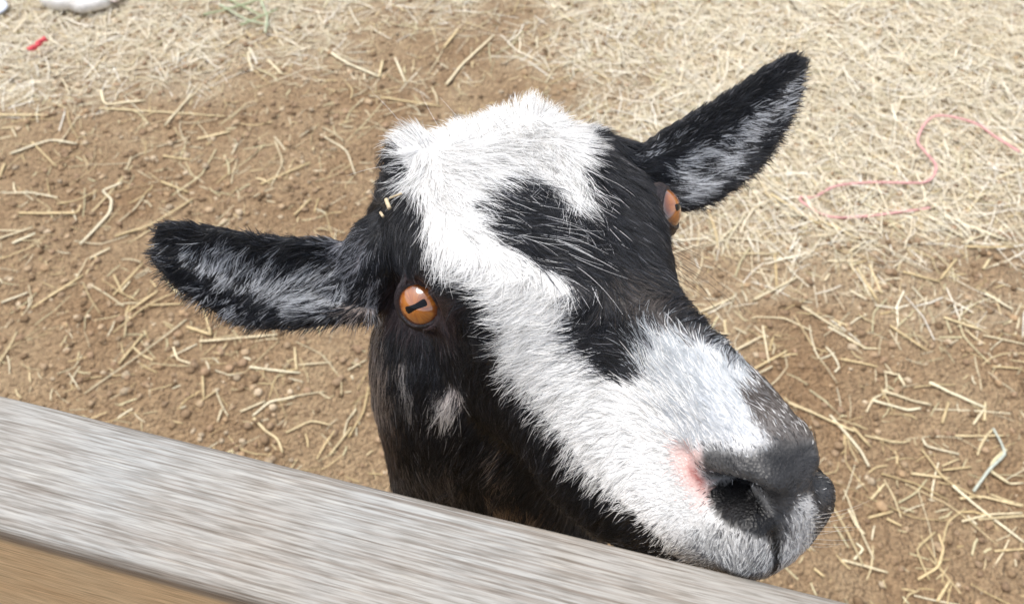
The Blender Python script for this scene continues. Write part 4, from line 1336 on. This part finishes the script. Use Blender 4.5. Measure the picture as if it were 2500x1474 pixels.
G = guide_field(h_px)
right_w, down_w = M_CW @ np.array([1, 0, 0]), M_CW @ np.array([0, 1.0, 0])
vec = G[:, :1] * right_w + G[:, 1:2] * down_w
back = head_dir([0, -1, 0]) * .8 + np.array([0, 0, -1.0]) * .6
vec = np.where(h_seen[:, None], vec, back)
vec = vec - nrm * (vec * nrm).sum(1, keepdims=True)
vec /= np.linalg.norm(vec, axis=1, keepdims=True) + 1e-9
# locks: hairs lean together
fine = np.floor(root / .0012).astype(np.int64)
fkey = fine[:, 0] * 73856093 ^ fine[:, 1] * 19349663 ^ fine[:, 2] * 83492791
_, finv = np.unique(fkey, return_inverse=True)
gdir = G[:, :2] / (np.linalg.norm(G[:, :2], axis=1, keepdims=True) + 1e-6)
strand_r = rng.random(finv.max() + 1)[finv]           # hairs side by side share a shade
cell = np.floor(root / .0042).astype(np.int64)
key = cell[:, 0] * 73856093 ^ cell[:, 1] * 19349663 ^ cell[:, 2] * 83492791
_, inv = np.unique(key, return_inverse=True)
cnt = np.bincount(inv)
cen = np.stack([np.bincount(inv, root[:, k]) / cnt for k in range(3)], -1)[inv]
hc, hw, hbare, hear = coat(h_px - gdir * (strand_r * 34 - 17 + rng.normal(0, 7, N_HAIR))[:, None], 4.0, True, rng.random(len(cnt))[inv] * .35 + strand_r * .65, rng.random(N_HAIR))
hear = hear & (np.abs(h_loc[:, 0]) > 4.6)
crest = smooth(600, 360, h_px[:, 1])
length = np.where(h_seen, G[:, 2] * 1e-3 * (np.where(hear, .58, (.72 - .16 * smooth(1500, 1700, h_px[:, 0]) - .18 * smooth(1380, 1560, h_px[:, 0]) * smooth(960, 1120, h_px[:, 1])) * (1 - crest) + .84 * crest)), np.where(np.linalg.norm(h_loc, axis=1) > 16, .018, .012))
rise = np.where(h_seen, G[:, 3] * np.where(hear, .72, .46 + .50 * crest), .25)
hc = np.where(h_seen[:, None], hc, BLACK * rng.uniform(.6, 1.8, (N_HAIR, 1)))
length = np.where(h_seen & (hbare > .5), .0016, length)
length *= np.clip((h_eye - .0095) / .008, .16, 1)
length *= rng.uniform(.65, 1.2, N_HAIR)

k_ang = rng.normal(0, .16, len(cnt))[inv]; k_rise = rng.normal(0, .10, len(cnt))[inv]; k_len = rng.uniform(.85, 1.2, len(cnt))[inv]
ang = k_ang + rng.normal(0, .13, N_HAIR)
side = np.cross(nrm, vec)
vec = vec * np.cos(ang)[:, None] + side * np.sin(ang)[:, None]
rise = np.clip(rise + k_rise * .6 + rng.normal(0, .06, N_HAIR), .05, 1.2)
length *= k_len
NP = 5
sv = np.linspace(0, 1, NP)
pts = np.empty((N_HAIR, NP, 3))
bend = rng.normal(0, .10, N_HAIR)
for k, s_ in enumerate(sv):
    off_ = vec * (s_ * np.cos(rise))[:, None] + nrm * (np.sin(rise) * (s_ - .42 * s_ ** 2))[:, None] + side * (bend * s_ ** 2)[:, None]
    pts[:, k] = root + off_ * length[:, None] + (cen - root) * ((.30 + .25 * hear[:, None]) * s_ ** 1.5) * (length / (length + .004))[:, None]
clear = np.ones(N_HAIR, bool)                      # nothing grows across the eyes
for c, n_, _ in eyes:
    w = pts - c
    d_ = w @ n_
    r_ = np.linalg.norm(w - d_[..., None] * n_, axis=-1)
    clear &= ~((r_ < IRIS_R * 1.0) & (d_ > 0) & (d_ < .03)).any(1)
    tc = (CAM - c) / np.linalg.norm(CAM - c)       # nor right across the front of the ball on the far side
    d_ = w @ tc
    r_ = np.linalg.norm(w - d_[..., None] * tc, axis=-1)
    clear &= ~((r_ < EYE_R * .82) & (d_ > .004) & (d_ < .03) & ((w @ (M_CW @ np.array([1.0, 0, 0])))  > -.002)).any(1)
rad = np.array([1.0, 1.0, .9, .65, .2]) * .000108
M_W = np.where(hw > .5, 1.1, .95)


def fur_object(name, sel, parent, label=None):
    idx = np.nonzero(sel & clear)[0]
    hcv = bpy.data.hair_curves.new(name)
    hcv.add_curves([NP] * len(idx))
    P = pts[idx] - np.array(goat.location)
    hcv.attributes['position'].data.foreach_set('vector', P.astype(np.float32).ravel())
    ra = hcv.attributes.get('radius') or hcv.attributes.new('radius', 'FLOAT', 'POINT')
    ra.data.foreach_set('value', (rad[None] * (M_W * np.where(hear, 1.45, 1))[idx, None]).astype(np.float32).ravel())
    ta = hcv.attributes.new('tint', 'FLOAT_COLOR', 'CURVE')
    c4 = np.ones((len(idx), 4), np.float32); c4[:, :3] = np.clip(hc[idx], .003, .975)
    ta.data.foreach_set('color', c4.ravel())
    hcv.materials.append(M_HAIR)
    o = bpy.data.objects.new(name, hcv)
    COL.objects.link(o); o.parent = parent
    return o


neck = ~hear & ~(np.linalg.norm(h_loc - [0, 2, -2], axis=1) < 11.5)
fur_object('ear_fur', hear & (h_loc[:, 0] > 0), goat)
fur_object('ear_fur', hear & (h_loc[:, 0] < 0), goat)
fur_object('face_fur', ~hear & ~neck, goat)
fur_object('neck_fur', neck, goat)


def long_hairs(name, items, r0, n=7):
    """Single long hairs: start pixel on the skin, direction, length, rise, colour."""
    hcv = bpy.data.hair_curves.new(name)
    hcv.add_curves([n] * len(items))
    P, Cc = [], []
    for px, py, dx, dy, ln_, rs, c in items:
        p0, n0 = pick(px, py)
        v = dx * right_w + dy * down_w; v = v - n0 * (v @ n0); v /= np.linalg.norm(v)
        q = np.cross(n0, v) * rng.normal(0, .12)
        s_ = np.linspace(0, 1, n)[:, None]
        P.append(p0 + ln_ * (v * math.cos(rs) * s_ + n0 * math.sin(rs) * (s_ - .35 * s_ ** 2) + q * s_ ** 2)); Cc.append(c)
    hcv.attributes['position'].data.foreach_set('vector', (np.array(P) - np.array(goat.location)).astype(np.float32).ravel())
    ra = hcv.attributes.get('radius') or hcv.attributes.new('radius', 'FLOAT', 'POINT')
    ra.data.foreach_set('value', np.tile(np.linspace(r0, r0 * .3, n), len(items)).astype(np.float32))
    ta = hcv.attributes.new('tint', 'FLOAT_COLOR', 'CURVE')
    c4 = np.ones((len(items), 4), np.float32); c4[:, :3] = np.array(Cc)
    ta.data.foreach_set('color', c4.ravel())
    hcv.materials.append(M_HAIR)
    o = bpy.data.objects.new(name, hcv); COL.objects.link(o); o.parent = goat
    return o


dk, wt = (.02, .016, .014), (.9, .9, .9)
long_hairs('eyelashes', [(1628, 572 + 8 * k, 1, -.25 + .13 * k, .020 + .014 * (k % 3), .7, dk) for k in range(9)]
           + [(1640, 620 + 14 * k, 1, .1 + .1 * k, .03, .7, dk) for k in range(5)], .00009)
long_hairs('guard_hairs', [(1300 + 9 * k, 500 + 11 * k + 12 * (k % 3), .75, .7, .020 + .004 * (k % 4), .22, wt) for k in range(12)]
           + [(1250 + 14 * k, 570 + 6 * (k % 4), .85, .5, .022, .2, wt) for k in range(8)]
           + [(1500, 500, -.35, .95, .012, .3, wt), (1490, 440, .1, 1, .02, .3, wt), (1480, 470, .2, 1, .018, .3, wt), (1425, 330, .5, -.85, .026, .9, wt), (1440, 345, .6, -.8, .02, .9, wt),
              (1010, 345, -.75, -.6, .034, .8, wt), (1090, 330, -.5, -.85, .036, .9, wt), (1160, 310, -.6, -.7, .034, .8, wt), (985, 400, -.95, .1, .03, .7, wt)], .00009)
long_hairs('whiskers', [(1960 + 3 * k, 1330 - 9 * k, 1, .35 - .06 * k, .016 + .003 * (k % 3), .5, (.7, .66, .6)) for k in range(9)]
           + [(1640 + 22 * k, 1325 + 9 * k, -.6, .6, .014, .5, (.5, .48, .45)) for k in range(6)], .00007)

# ---- flecks of straw caught in the fur by the brow
for k, (path, wd, lab) in enumerate([
    ([(966, 497), (974, 518)], .0010, 'largest pale straw fleck caught in the black fur above the goat brow'),
    ([(974, 494), (1000, 487)], .0005, 'thin straw fleck touching the larger one above the goat brow'),
    ([(954, 524), (960, 534)], .0007, 'small pale straw crumb lowest of the flecks on the goat brow')]):
    c = []
    for q in path:
        p0, n0 = pick(*q); c.append(p0 + n0 * .0050)
    o = tube('straw_fleck', c, wd, M_STRAW, (.62, .51, .34), 6, False)
    tag(o, lab, 'straw fleck')
